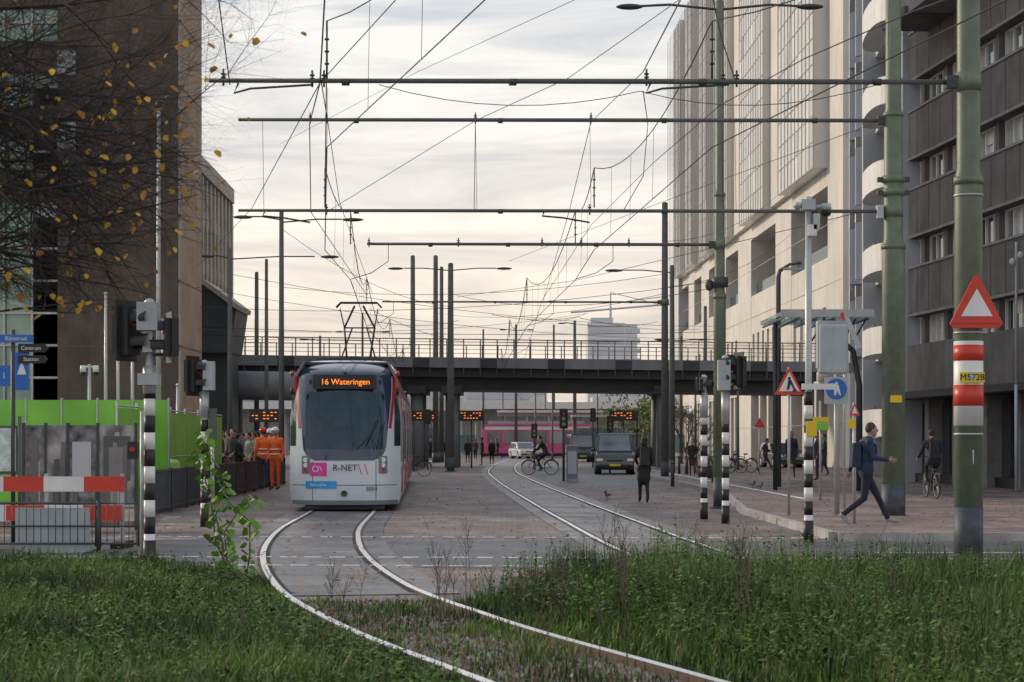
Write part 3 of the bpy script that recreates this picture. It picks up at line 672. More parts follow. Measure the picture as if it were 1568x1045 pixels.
for e in (275,295): mb.cyl((0,0,gz(e+5,40)),(0,0,gz(e-5,40)),.23,.23,'mast_green',16); mb.bb(-.32,.32,-.06,.06,gz(e+4,40),gz(e-3,40),'dark_steel')
mb.bb(-.34,-.22,-.14,.0,gz(335,40),gz(315,40),'lightgrey'); mb.bb(-.1,.12,-.255,-.2,gz(617,40),gz(606,40),'yellow')
put(mb,'overhead_line_mast',xA,yA)
xC,yC=gx(1102,47.5),47.5; mb=mast('m',0,0,12.1,.15,.09); cantil(mb,xC,yC,gz(375,47.5),gx(562,47.5),.038,.13)
for s_ in (-1,1):
    mb.tube([(0,0,11.9),(s_*1.2,0,12.02),(s_*2.0,0,11.98)],.03,'dark_steel',8); mb.ball((s_*2.15,0,11.97),(.33,.13,.07),'dark_steel')
mb.cyl((0,0,gz(440,47.5)),(0,0,gz(425,47.5)),.2,.2,'dark_steel',14); mb.ball((-.25,0,gz(437,47.5)),(.1,.1,.14),'dark_steel')
put(mb,'overhead_line_mast',xC,yC)
def lampmast(px,d,topy,r,arms=(),beam=None,name='street_lamp',mt='mast_far'):
    top=gz(topy,d); mb=mast('m',0,0,top,r,r*.7,mt,False,True)
    for (pe,py) in arms:
        e=gx(pe,d)-gx(px,d); zz=gz(py,d); mb.tube([(0,0,zz-.12),(e*.5,0,zz),(e*.85,0,zz)],.028,'dark_steel',6); mb.ball((e,0,zz-.02),(min(abs(e)*.16+.15,.42),.14,.07),'dark_steel')
    if beam: cantil(mb,gx(px,d),d,gz(beam[0],d),gx(beam[1],d),.04,r*1.05)
    put(mb,name,gx(px,d),d)
lampmast(1018,84,312,.17,name='overhead_line_mast',beam=(463,585)); lampmast(1029,92,408,.15,((940,414),),name='street_lamp')
lampmast(690,104,405,.2,((772,411),(606,411)),name='overhead_line_mast')
lampmast(431,76,325,.12,((540,336),(372,332)),name='street_lamp'); lampmast(352,88,382,.13,((318,392),(505,393)),name='street_lamp')
lampmast(408,98,398,.11,name='overhead_line_mast'); lampmast(393,120,418,.16,name='overhead_line_mast')
lampmast(632,150,393,.24,name='overhead_line_mast'); lampmast(667,146,393,.24,name='overhead_line_mast'); lampmast(676,150,410,.2,name='overhead_line_mast')
lampmast(790,190,498,.16,((770,505),(812,505))); lampmast(880,175,492,.18,((860,495),)); lampmast(848,210,498,.15); lampmast(740,200,505,.13); lampmast(1080,130,470,.15)
lampmast(555,170,480,.13,((520,508),(590,508))); lampmast(490,160,515,.13,((465,520),)); lampmast(1043,140,515,.12,((1010,520),(1075,520)))
for (px,d,ty) in ((820,180,600),(846,170,600),(835,220,590),(915,170,600),(770,200,590),(1130,110,600),(1065,150,580)): lampmast(px,d,ty,.09)
mb=MB(); mb.cyl((0,0,0),(0,0,gz(165,60)),.09,.05,'galv',10); mb.ball((0,0,gz(160,60)),(.09,.09,.14),'dark_steel'); put(mb,'lamp_post',gx(243,60),60)
for px,ty in ((162,450),(181,462),(203,480),(272,590)):
    mb=MB(); mb.cyl((0,0,0),(0,0,gz(ty,55)),.06,.035,'galv',10); mb.ball((0,0,gz(ty,55)),.05,'galv'); put(mb,'flagpole',gx(px,55),55)
# ------------------------------------------------------------------ overhead wires
mb=MB()
def wire(pts,r=.009,sag=0):
    P=[]
    for (a,b) in zip(pts[:-1],pts[1:]):
        a=Vector(a);b=Vector(b)
        for i in range(8):
            t=i/8; q=a.lerp(b,t); q.z-=sag*4*t*(1-t); P.append(q)
    P.append(Vector(pts[-1])); mb.tube(P,r,'wire',4,False)
sup=[8,26,40,47.5,67,90,118,150,190]
for T in (T1,T2):
    for i,(a,b) in enumerate(zip(sup[:-1],sup[1:])):
        rr=.007+.00006*b
        xa_,xb_=interp(T,a)+(.1 if i%2 else -.1),interp(T,b)+(-.1 if i%2 else .1)
        wire([(xa_,a,5.45),(xb_,b,5.45)],rr); hi=7.1
        zm=lambda t: hi-1.0*4*t*(1-t)*min(1,(b-a)/24)
        P=[(xa_+(xb_-xa_)*k/10,a+(b-a)*k/10,zm(k/10)) for k in range(11)]; wire(P,rr)
        nd=max(3,int((b-a)/2.6))
        for k in range(1,nd):
            t=k/nd; x=xa_+(xb_-xa_)*t; y=a+(b-a)*t; mb.tube([(x,y,5.45),(x+.02,y,zm(t))],.004,'wire',3,False)
        if b>40: mb.tube([(xb_,b,5.47),(xb_+.5,b,5.62),(xb_+.9,b,5.9),(xb_+.9,b,6.28)],.010,'dark_steel',5)
        insul(mb,(xb_,b,6.3),(xb_,b,7.1))
def W(l,r=.009,sag=.0): wire([(gx(a,d),d,gz(b,d)) for a,b,d in l],r,sag)
W([(1405,15,24),(1232,90,28),(1102,162,34),(1000,250,43),(905,345,56),(830,460,80),(800,560,130)],.009)
W([(1042,0,20),(985,110,26),(905,187,40),(872,322,50),(832,460,80)],.008); W([(1560,-40,20),(1405,15,24)],.009)
W([(606,0,23),(490,127,26),(385,320,42),(300,410,60)],.008); W([(497,0,23),(490,127,26),(474,190,40),(476,325,44),(560,450,67)],.010)
W([(492,127,26),(502,187,40),(520,310,50),(570,450,67)],.008)
W([(1040,0,30),(870,120,33),(728,185,40),(500,325,44)],.007); W([(880,0,40),(640,110,60),(430,220,80)],.007)
W([(1350,185,40),(1160,255,50),(960,330,70),(780,400,90)],.008)
W([(1330,322,40),(1100,378,47.5),(880,430,70),(700,455,95)],.008); W([(352,130,26),(335,0,24)],.008); W([(728,185,40),(726,322,40)],.007); W([(1350,128,38),(980,140,40),(580,130,40)],.008,.35)
W([(985,140,30),(992,190,40),(985,270,40),(955,322,40)],.008)
W([(1128,130,26),(1105,60,26),(1090,-10,26)],.008)
for (a,b,c,dd,s1,s2) in ((300,440,1100,520,95,110),(305,470,1100,430,90,80),(430,350,690,470,76,104),(352,420,1095,500,88,120),(430,440,1018,420,100,84),(300,505,900,480,100,150),(690,450,1100,440,104,60),(668,480,1018,450,146,84),(1018,440,1210,360,84,110),(1018,370,1190,300,84,110)):
    W([(a,b,s1),(c,dd,s2)],.011,.6)
for b_ in (500,512): W([(300,b_,112),(1100,b_+8,112)],.015,.3)
for i in range(6):
    a=random.uniform(560,900); W([(a,random.uniform(470,510),110),(a+random.uniform(60,200),random.uniform(480,530),150)],.015,.3)
for px_ in (402,728,903,1104,1125):
    mb.tube([(gx(px_,40),40,gz(185,40)),(gx(px_+2,40),40,gz(324,40))],.006,'wire',3,False)
for (px_,ww) in ((365,55),(996,60)):
    mb.tube([(gx(px_,26),26,gz(128,26)),(gx(px_-7,26),26,gz(143,26)),(gx(px_+18,26),26,gz(136,26)),(gx(px_+ww+60,26),26,gz(130,26))],.015,'dark_steel',6)
for px_ in (405,833):
    mb.tube([(gx(px_,40),40,gz(325,40)),(gx(px_-3,40),40,gz(331,40)),(gx(px_+30,40),40,gz(334,40)),(gx(px_+70,40),40,gz(341,40))],.018,'dark_steel',6)
for px_,d,e in ((342,26,120),(478,26,122),(496,26,122),(990,26,120),(1107,26,122),(1128,26,122),(728,40,182),(905,40,182),(475,40,182),(500,40,182),(500,40,322),(903,40,322),(565,47.5,372),(702,47.5,372),(830,47.5,372),(890,47.5,372),(963,47.5,372)):
    x=gx(px_,d); zz=gz(e,d); insul(mb,(x,d,zz-.1),(x,d,zz+.12))
mb.obj('overhead_tram_wires')

# ------------------------------------------------------------------ tram
tram=empty('tram',(gx(527,45.2),45.2,0),math.atan(.042))
def hwf(z):
    if z<.5: return 1.23+.045*(z-.15)/.35
    if z<2.0: return 1.275
    if z<3.1: return 1.275-.10*((z-2.0)/1.1)**1.4
    return 1.175-.26*((z-3.1)/.42)**2
def yfs(x,z):
    u=min(1,abs(x)/hwf(z)); y=.75*u**4*.85+.06*u*u
    if z>1.15: y+=.11*(z-1.15)+.035*(z-1.15)**2
    if z<.5: y+=.10*(.5-z)
    if z>3.05: y+=1.6*((z-3.05)/.47)**2.4
    return y
mb=MB(); zr=[.16,.22,.3,.4,.5,.65,.8,.95,1.1,1.25,1.4]+[1.4+.12*i for i in range(1,12)]+[2.8,2.9,3.0,3.1,3.2,3.28,3.35,3.41,3.46,3.5,3.52]; nu=28
us=[-1+2*i/nu for i in range(nu+1)]; G=[[(u*hwf(z_),yfs(u*hwf(z_),z_),z_) for u in us] for z_ in zr]
vs=[p for r in G for p in r]; fs=[];fw=[]
for i in range(len(zr)-1):
    for j in range(nu):
        cx=(G[i][j][0]+G[i][j+1][0])/2; cz=(zr[i]+zr[i+1])/2
        q=(i*(nu+1)+j,i*(nu+1)+j+1,(i+1)*(nu+1)+j+1,(i+1)*(nu+1)+j)
        if 1.45<cz<2.70 and abs(cx)<.88: continue
        (fw if cz>3.15 else fs).append(q)
mb.add(vs,fs,'tram_white',True); mb.add(vs,fw,'tram_navy',True)
def patch(mb,zs,xl,xr,off,mt,nx=14):
    vs=[]
    for z_ in zs:
        a,b=xl(z_),xr(z_)
        for i in range(nx+1):
            x=a+(b-a)*i/nx; vs.append((x,yfs(x,z_)-off,z_))
    n1=nx+1; mb.add(vs,[(i*n1+j,i*n1+j+1,(i+1)*n1+j+1,(i+1)*n1+j) for i in range(len(zs)-1) for j in range(nx)],mt,True)
ls=lambda a,b,n:[a+(b-a)*i/n for i in range(n+1)]
half=lambda z_: (.58+.37*math.sqrt(max(0,1-((1.52-z_)/.36)**2)) if z_<1.52 else .95)+.11*min(1,max(0,(z_-1.5)/1.2))-(.9*max(0,z_-3.25)**1.5 if z_>3.25 else 0)
patch(mb,ls(1.17,1.46,6),lambda z_:-half(z_),half,.012,'tram_navy',20)
patch(mb,ls(2.68,3.42,12),lambda z_:-half(z_),half,.012,'tram_navy',20)
for s_ in (-1,1):
    patch(mb,ls(1.46,2.68,12),(lambda z_:-half(z_)) if s_<0 else (lambda z_:.86),(lambda z_:-.86) if s_<0 else half,.012,'tram_navy',6)
    if s_<0: patch(mb,ls(1.9,3.3,16),lambda z_:-(half(z_)+.075+.01*(z_-1.5)),lambda z_:-(half(z_)+.02),.014,'tram_red',2)
    else: patch(mb,ls(1.9,3.3,16),lambda z_:half(z_)+.02,lambda z_:half(z_)+.075+.01*(z_-1.5),.014,'tram_red',2)
    patch(mb,ls(1.5,2.72,10),lambda z_:(1.13 if s_>0 else -hwf(z_)*.995),lambda z_:(hwf(z_)*.995 if s_>0 else -1.13),.011,'glass_dark',3)
    patch(mb,ls(.87,1.27,6),lambda z_:s_*.88-.095,lambda z_:s_*.88+.095,.016,'bridge_grey',4)
    for zz,m_,r_ in ((1.18,'headlamp',.058),(1.06,'headlamp',.052),(.95,'tail',.048)):
        y_=yfs(s_*.88,zz); mb.cyl((s_*.88,y_-.035,zz),(s_*.88,y_-.01,zz),r_,r_,m_,14)
    mb.ball((s_*1.2,.35,3.15),(.05,.09,.07),'tram_red'); mb.ball((s_*1.2,.30,2.75),(.04,.05,.09),'black')
patch(mb,ls(1.43,2.74,12),lambda z_:-.90,lambda z_:.90,.018,'tram_glass',16)
patch(mb,[.60,.615],lambda z_:-1.2,lambda z_:1.2,.008,'dark_steel',20); patch(mb,ls(.16,.26,2),lambda z_:-1.22,lambda z_:1.22,.010,'bridge_grey',20)
for x in (-.72,.72): patch(mb,ls(.26,1.15,6),lambda z_:x-.006,lambda z_:x+.006,.008,'dark_steel',1)
mb.cyl((0,-.04,.42),(0,-.01,.42),.07,.07,'dark_steel',12); mb.bb(-.9,.9,.25,.9,.05,.17,'black')
patch(mb,ls(.82,1.12,5),lambda z_:-.78,lambda z_:-.40,.017,'pink',5)
patch(mb,ls(.53,.70,5),lambda z_:-.88,lambda z_:-.17,.018,'cyan_sticker',8)
for q in range(2): patch(mb,ls(.85,1.1,4),lambda z_:.34+q*.14+.3*(1.0-z_),lambda z_:.36+q*.14+.3*(1.0-z_),.0165,'pink',1)
mb.bb(-.72,.72,.17,.30,2.80,3.12,'black')
mb.tube([(.75,-.01,1.42),(.62,.02,1.75),(.28,.0,1.42)],.012,'black',5); mb.tube([(.8,.05,1.42),(.9,.22,2.05)],.014,'black',5); mb.tube([(.5,-.02,1.5),(.78,.14,2.1)],.012,'black',5)
mb.cyl((.0,.27,3.30),(.0,.5,3.30),.05,.05,'headlamp',10)
mb.obj('front',tram)
for nm,bd,x,z_,s_,mt_ in (('destination_text','16 Wateringen',.02,2.955,.185,'amber_led'),('logo_text','R-NET',.02,1.0,.2,'tram_navy'),('logo_text_b','OV',-.59,.97,.2,'white'),('number_text','5054',.62,.52,.13,'dark_steel'),('sticker_text','htm.nl/werk',-.52,.615,.10,'white')):
    y_=.163 if nm=='destination_text' else yfs(x,z_)-.03
    text(nm,bd,(x,y_,z_),s_,mt_,tram,align='CENTER')
mb=MB(); mb.bb(-1.1,1.1,1.9,1.95,.4,3.1,'interior'); mb.bb(-1.0,1.0,.45,.95,.9,1.5,'interior'); mb.bb(-1.2,1.2,.8,1.9,.4,.45,'interior')
mb.bb(-.35,.15,1.35,1.5,1.1,2.2,'black'); mb.bb(.3,.9,1.8,1.88,1.2,2.6,'far_grey'); mb.bb(-.95,-.6,1.8,1.88,1.4,2.6,'glass_blind')
mb.capsule((-.1,1.2,1.3),(-.1,1.2,1.75),.2,.17,'blue_sign'); mb.ball((-.1,1.15,2.05),(.09,.1,.12),'skin'); mb.capsule((-.32,1.1,1.7),(-.3,.85,1.5),.07,.05,'blue_sign'); mb.capsule((.12,1.1,1.7),(.1,.85,1.5),.07,.05,'blue_sign')
mb.obj('driver_cab',tram)
mb=MB(); secs=[(.83,9.2),(9.9,17.6),(18.3,26),(26.7,35)]
for i,(a,b) in enumerate(secs):
    for s_ in (-1,1):
        def qb(z0,z1,ya,yb,mt_,o=0):
            x0=s_*(hwf(z0)+o); x1=s_*(hwf(z1)+o); i0=x0-s_*.06;i1=x1-s_*.06
            mb.hexa([(x0,ya,z0),(x0,yb,z0),(i0,yb,z0),(i0,ya,z0)],[(x1,ya,z1),(x1,yb,z1),(i1,yb,z1),(i1,ya,z1)],mt_)
        qb(.22,1.12,a,b,'tram_white' if i==0 else 'tram_red'); qb(1.12,2.0,a,b,'glass_dark'); qb(2.0,2.75,a,b,'glass_dark'); qb(2.75,3.1,a,b,'tram_red'); qb(3.1,3.45,a,b,'bridge_grey')
        y=a+1.0
        while y<b-1.4:
            qb(1.0,2.0,y,y+.12,'tram_white',.004); qb(2.0,2.8,y,y+.12,'tram_white',.004); y+=1.7
        yd=a+3.0; qb(.35,2.0,yd,yd+1.35,'tram_red',.012); qb(2.0,2.7,yd,yd+1.35,'tram_red',.012); qb(1.0,1.95,yd+.12,yd+.6,'glass_dark',.018); qb(1.0,1.95,yd+.74,yd+1.22,'glass_dark',.018)
        qb(.85,1.0,a,b,'tram_red',.006)
    mb.bb(-1.0,1.0,a+(.6 if i==0 else 0),b,3.40,3.46,'bridge_dark'); mb.bb(-.8,.8,a+2.2,b-.6,3.46,3.62,'bridge_dark'); mb.bb(-1.2,1.2,a,b,.22,.3,'black')
    for yy in (a+1.6,b-1.6):
        for s_ in (-1,1): mb.cyl((s_*.78,yy,.3),(s_*.66,yy,.3),.3,.3,'rail_rust',18)
    if i<3: mb.bb(-1.15,1.15,b,b+.7,.35,3.35,'rubber')
mb.bb(-1.2,1.2,34.95,35.3,.3,3.4,'tram_white'); mb.obj('body',tram,bevel=0)
mb=MB(); y_=9.6; zt4=5.44
for s_ in (-1,1):
    mb.tube([(s_*.30,y_-.55,3.75),(s_*.42,y_+.5,4.75),(s_*.12,y_,zt4-.12)],.03,'black',6); mb.tube([(s_*.50,y_-.55,3.75),(s_*.2,y_+.5,4.75)],.022,'black',6)
    mb.tube([(s_*.42,y_+.5,4.75),(s_*.52,y_+.1,5.25)],.018,'black',5)
    mb.bb(s_*.5-.06,s_*.5+.06,y_-.8,y_+.6,3.62,3.76,'black')
for yy in (-.14,.14): mb.tube([(-.62,y_+yy,zt4-.16),(-.5,y_+yy,zt4-.03),(.5,y_+yy,zt4-.03),(.62,y_+yy,zt4-.16)],.022,'black',6)
mb.tube([(-.42,y_+.5,4.75),(.42,y_+.5,4.75)],.02,'black',6); mb.bb(-.55,.55,y_-.8,y_-.66,3.62,3.76,'black')
for s_ in (-1,1):
    for yy in (-.7,.5): mb.cyl((s_*.5,y_+yy,3.46),(s_*.5,y_+yy,3.64),.05,.05,'rail_rust',8)
mb.obj('pantograph',tram)

# ------------------------------------------------------------------ people
def person(name,x,y,heading,pose='stand',coat=(.02,.02,.025),legs=(.02,.02,.025),hair=(.03,.02,.015),h=1.75,z0=0,long=False,bag=None,vest=False,helmet=None,vox=.024,shoe=(.03,.03,.03),parent=None):
    k=h/1.75; V=lambda a,b,c:Vector((a,b,c))*k
    J=dict(hip=V(0,0,.94),hl=V(-.09,0,.90),hr=V(.09,0,.90),wa=V(0,.0,1.12),ch=V(0,0,1.33),sl=V(-.175,0,1.43),sr=V(.175,0,1.43),nk=V(0,0,1.49),hd=V(0,.02,1.635),
      kl=V(-.095,.02,.49),kr=V(.095,.02,.49),al=V(-.1,0,.09),ar=V(.1,0,.09),tl=V(-.11,.16,.035),tr=V(.11,.16,.035),
      el=V(-.23,-.03,1.15),er=V(.23,-.03,1.15),wl=V(-.24,.06,.90),wr=V(.24,.06,.90))
    if pose=='walk':
        J.update(kl=V(-.09,.2,.53),al=V(-.09,.40,.10),tl=V(-.1,.56,.07),kr=V(.09,-.05,.47),ar=V(.09,-.43,.18),tr=V(.09,-.31,.045),el=V(-.23,-.16,1.18),wl=V(-.25,-.24,.93),er=V(.22,.10,1.16),wr=V(.2,.34,1.13),
          sl=V(-.17,-.03,1.42),sr=V(.17,.03,1.42),ch=V(0,.03,1.32),nk=V(0,.05,1.485),hd=V(0,.1,1.62))
    if pose=='step':
        J.update(kl=V(-.09,.1,.49),al=V(-.09,.14,.09),tl=V(-.1,.30,.04),kr=V(.08,-.04,.48),ar=V(.08,-.2,.13),tr=V(.08,-.06,.035),el=V(-.22,.05,1.15),wl=V(-.14,.2,1.02),er=V(.22,-.02,1.15),wr=V(.2,.17,1.0))
    if pose=='cycle':
        J.update(hip=V(0,-.26,1.0),hl=V(-.09,-.25,.97),hr=V(.09,-.25,.97),wa=V(0,-.22,1.16),ch=V(0,-.12,1.36),sl=V(-.175,-.08,1.45),sr=V(.175,-.08,1.45),nk=V(0,-.05,1.52),hd=V(0,.02,1.66),
          kl=V(-.1,.17,.86),al=V(-.1,.02,.47),tl=V(-.1,.17,.43),kr=V(.1,.1,.66),ar=V(.1,-.05,.25),tr=V(.1,.1,.2),el=V(-.25,.08,1.2),wl=V(-.27,.32,1.06),er=V(.25,.08,1.2),wr=V(.27,.32,1.06))
    def cm(nm,c,r=.8):
        key='cloth_%s_%d_%d_%d'%(nm,c[0]*999,c[1]*999,c[2]*999); mat(key,c,r,var=.25,scale=9,bump=.4,bscale=25); return key
    mc='orange_vest' if vest else cm('coat',coat); ml=cm('legs',legs); ms=cm('shoe',shoe,.5); mh=cm('hair',hair,.6)
    S=[]; a=lambda p,q,r0,r1,m:S.append((J[p],J[q],r0*k,r1*k,m))
    a('hl','hr',.115,.115,ml); a('hl','kl',.095,.062,ml); a('kl','al',.060,.044,ml); a('hr','kr',.095,.062,ml); a('kr','ar',.060,.044,ml)
    a('al','tl',.045,.036,ms); a('ar','tr',.045,.036,ms)
    a('hip','wa',.135,.13,mc); a('wa','ch',.13,.135,mc); a('sl','sr',.075,.075,mc); S.append((J['ch']+V(-.08,0,.02),J['ch']+V(.08,0,.02),.115*k,.115*k,mc))
    S.append((J['hip']+V(-.05,0,.02),J['hip']+V(.05,0,.02),.135*k,.135*k,mc))
    a('sl','el',.064,.05,mc); a('el','wl',.05,.036,mc); a('sr','er',.064,.05,mc); a('er','wr',.05,.036,mc)
    a('nk','hd',.055,.055,'skin'); S.append((J['nk']-V(0,0,.03),J['nk'],.085*k,.07*k,mc))
    if long: S.append((J['hip'],J['hip'].lerp((J['kl']+J['kr'])/2,.62),.165*k,.19*k,mc))
    b=MB()
    for p,q,r0,r1,m in S: b.capsule(p,q,r0,r1,'skin',10)
    me=bpy.data.meshes.new('t'); me.from_pydata(b.v,[],b.f); ob=bpy.data.objects.new('t',me); scene.collection.objects.link(ob)
    md=ob.modifiers.new('r','REMESH'); md.mode='VOXEL'; md.voxel_size=vox; md2=ob.modifiers.new('s','SMOOTH'); md2.factor=.5; md2.iterations=2
    dg=bpy.context.evaluated_depsgraph_get(); dg.update(); me2=bpy.data.meshes.new_from_object(ob.evaluated_get(dg)); bpy.data.objects.remove(ob)
    E=empty(name,(x,y,z0),heading,parent); bo=bpy.data.objects.new('body',me2); scene.collection.objects.link(bo); bo.parent=E
    me2.materials.clear(); order=[]
    for s_ in S:
        if s_[4] not in order: order.append(s_[4])
    for o_ in order: me2.materials.append(MATS[o_])
    P0=np.array([s_[0] for s_ in S]);P1=np.array([s_[1] for s_ in S]);R0=np.array([s_[2] for s_ in S]);R1=np.array([s_[3] for s_ in S]); MI=np.array([order.index(s_[4]) for s_ in S])
    nf=len(me2.polygons); C=np.zeros(nf*3); me2.polygons.foreach_get('center',C); C=C.reshape(-1,3); D=P1-P0; L2=(D*D).sum(1)+1e-9
    t=np.clip(((C[:,None]-P0[None])*D[None]).sum(2)/L2,0,1); q=P0[None]+t[...,None]*D[None]; dist=np.linalg.norm(C[:,None]-q,axis=2)-(R0+(R1-R0)*t)
    me2.polygons.foreach_set('material_index',MI[dist.argmin(1)].astype(np.int32)); me2.polygons.foreach_set('use_smooth',[True]*nf); me2.update()
    hb=MB(); c=J['hd']+V(0,0,.02); r=(.075*k,.093*k,.118*k)
    hb.ball(c,r,'skin',16,12); hb.ball(c+V(0,.045,-.06),(.05*k,.045*k,.05*k),'skin'); hb.ball(c+V(0,.098,-.012),(.013*k,.018*k,.022*k),'skin',8,6)
    for s_ in (-1,1): hb.ball(c+V(s_*.076,.0,-.01),(.012*k,.02*k,.03*k),'skin',8,6); hb.ball(c+V(s_*.03,.083,.015),(.012*k,.008*k,.007*k),'black',8,6)
    hb.ball(c+V(0,.09,-.055),(.024*k,.008*k,.006*k),'tram_red',8,6)
    hb.ball(c+V(0,-.02,.03),(.083*k,.095*k,.108*k),mh,14,10)
    if long: hb.ball(c+V(0,-.05,-.05),(.08*k,.06*k,.12*k),mh,12,8)
    if helmet: hb.ball(c+V(0,0,.05),(.105*k,.125*k,.10*k),helmet,14,8); hb.cyl(c+V(0,.03,.045),c+V(0,.03,.055),.13*k,.13*k,helmet,16)
    hb.obj('head',E)
    hn=MB()
    for e_,w_,s_ in (('el','wl',-1),('er','wr',1)):
        d=(J[w_]-J[e_]).normalized(); wv=J[w_]; sd_=d.cross(Vector((s_*1.0,0.0,.2))).normalized()
        n_=d.cross(sd_).normalized()
        hn.capsule(wv,wv+d*.06*k,.027*k,.036*k,'skin',8)
        for q_,(off,ln) in enumerate(((-.028,.062),(-.010,.072),(.010,.068),(.027,.052))):
            st_=wv+d*.085*k+sd_*off*k; cur=(n_*(-s_))
            hn.tube([wv+d*.06*k+sd_*off*k,st_,st_+(d*.7+cur*.5)*ln*.55*k,st_+(d*.9+cur*.9)*ln*.85*k],[.011*k,.0095*k,.0085*k,.006*k],'skin',6)
        hn.tube([wv+d*.02*k-sd_*.025*k,wv+d*.05*k-sd_*.055*k,wv+d*.085*k-sd_*.062*k],[.013*k,.011*k,.008*k],'skin',6)
    hn.obj('hands',E)
    ex=MB(); f=False
    if vest:
        for z_ in (1.02,1.16):
            pts=[V(.155*math.cos(t_),.15*math.sin(t_),z_) for t_ in np.linspace(0,2*math.pi,17)[:-1]]; ex.tube(pts,.022*k,'reflect',5,closed=True)
        f=True
    if bag:
        ex.hexa([J['ch']+V(a_,b_,-.32) for a_,b_ in ((-.14,-.30),(.14,-.30),(.14,-.13),(-.14,-.13))],[J['ch']+V(a_,b_,.1) for a_,b_ in ((-.12,-.26),(.12,-.26),(.12,-.13),(-.12,-.13))],cm('bag',bag))
        for s_ in (-1,1): ex.tube([J['ch']+V(s_*.1,-.14,.1),J['ch']+V(s_*.11,0,.155),J['ch']+V(s_*.1,.13,.05),J['ch']+V(s_*.1,.13,-.1)],.018*k,cm('bag',bag),6)
        f=True
    if f: ex.obj('carried_items',E,bevel=.02 if bag else 0)
    return E
HP=math.pi/2
dM=35.2; person('walking_man',gx(1326,dM),dM,-HP,'walk',(.014,.035,.085),(.012,.018,.04),(.05,.03,.02),1.80,z0=.12,vox=.018,bag=(.02,.03,.06),shoe=(.3,.3,.3))
person('pedestrian_woman',gx(986,52),52,.05,'step',(.02,.021,.024),(.015,.015,.018),(.02,.015,.012),1.70,long=True,bag=(.03,.03,.03),vox=.02)
def bicycle(parent,x=0,y=0):
    mb=MB()
    for yy in (-.53,.55):
        pts=[(0,yy+.335*math.cos(a),.35+.335*math.sin(a)) for a in np.linspace(0,2*math.pi,33)[:-1]]; mb.tube(pts,.017,'rubber',6,closed=True)
        pts=[(0,yy+.31*math.cos(a),.35+.31*math.sin(a)) for a in np.linspace(0,2*math.pi,33)[:-1]]; mb.tube(pts,.008,'galv',5,closed=True)
        for a in np.linspace(0,2*math.pi,19)[:-1]: mb.tube([(0,yy,.35),(0,yy+.31*math.cos(a),.35+.31*math.sin(a))],.0022,'galv',3,False)
        mb.cyl((-.04,yy,.35),(.04,yy,.35),.025,.025,'dark_steel',8)
        pts=[(0,yy+.37*math.cos(a),.35+.37*math.sin(a)) for a in np.linspace(.3,2.9,12)]; mb.tube(pts,.018,'black',4)
    for a,b in (((0,-.2,.9),(0,0-.05,.3)),((0,-.05,.3),(0,.38,.8)),((0,-.17,.78),(0,.38,.86)),((0,-.05,.3),(0,-.53,.35)),((0,-.17,.78),(0,-.53,.35)),((0,.36,.98),(0,.55,.35)),((0,.36,.98),(0,.34,1.08))): mb.cyl(a,b,.016,.016,'dark_steel',8)
    mb.tube([(-.27,.24,1.05),(-.2,.36,1.08),(0,.36,1.08),(.2,.36,1.08),(.27,.24,1.05)],.012,'dark_steel',6)
    mb.ball((0,-.24,.94),(.09,.14,.04),'black'); mb.cyl((-.04,-.05,.3),(.04,-.05,.3),.09,.09,'dark_steel',12)
    mb.tube([(-.12,-.0,.43),(-.05,-.0,.43),(-.05,-.05,.3),(.05,-.05,.3),(.05,-.08,.2),(.12,-.08,.2)],.011,'dark_steel',5)
    mb.bb(-.07,.07,-.75,-.38,.74,.76,'dark_steel'); mb.bb(-.03,.03,-.88,-.85,.62,.66,'tail'); mb.cyl((0,.42,.85),(0,.47,.85),.035,.04,'galv',8)
    mb.obj('bicycle',parent)
c1=empty('cyclist',(gx(1426,52),52,.12),.05); person('rider',0,0,0,'cycle',(.02,.022,.03),(.02,.025,.04),(.03,.02,.02),1.74,parent=c1,bag=(.02,.02,.03)); bicycle(c1)
c2=empty('cyclist',(gx(827,94),94,.0),HP-.15); person('rider',0,0,0,'cycle',(.02,.02,.02),(.02,.02,.02),(.015,.015,.015),1.8,parent=c2,vox=.03); bicycle(c2)
for px,d,hd in ((403,62,.4),(422,60,2.8),(413,66,-1)): person('construction_worker',gx(px,d),d,hd,'stand',legs=(.05,.06,.09) if px!=422 else (.8,.15,.03),h=1.86,vest=True,helmet='white' if px>410 else 'tail',vox=.03,z0=.12)
cols=[(.03,.035,.05),(.07,.04,.04),(.02,.02,.02),(.12,.12,.13),(.22,.05,.04),(.05,.09,.16),(.26,.24,.2),(.02,.03,.03)]
for px,d in ((338,66),(344,72),(350,70),(357,64),(362,68),(368,78),(372,74),(378,69),(388,76),(345,80),(381,64),(394,72),(332,74),(366,61),(389,66)): person('pedestrian',gx(px,d),d,random.uniform(0,6.28),random.choice(['stand','step']),random.choice(cols),random.choice(cols[:3]),h=random.uniform(1.68,1.9),vox=.04,z0=.12)
for px,d in ((738,128),(753,132),(716,140),(762,175),(668,160),(1262,84),(1212,80),(1252,74),(1060,88),(700,170),(905,175),(1172,100),(660,150),(684,150),(728,165)):
    person('pedestrian',gx(px,d),d,random.choice([math.pi,0,HP,-HP]),random.choice(['stand','step','walk']),random.choice(cols[:4]),random.choice(cols[:3]),h=random.uniform(1.62,1.85),vox=.045,z0=.12 if px>1190 else 0,bag=(.05,.05,.06) if px%2 else None)

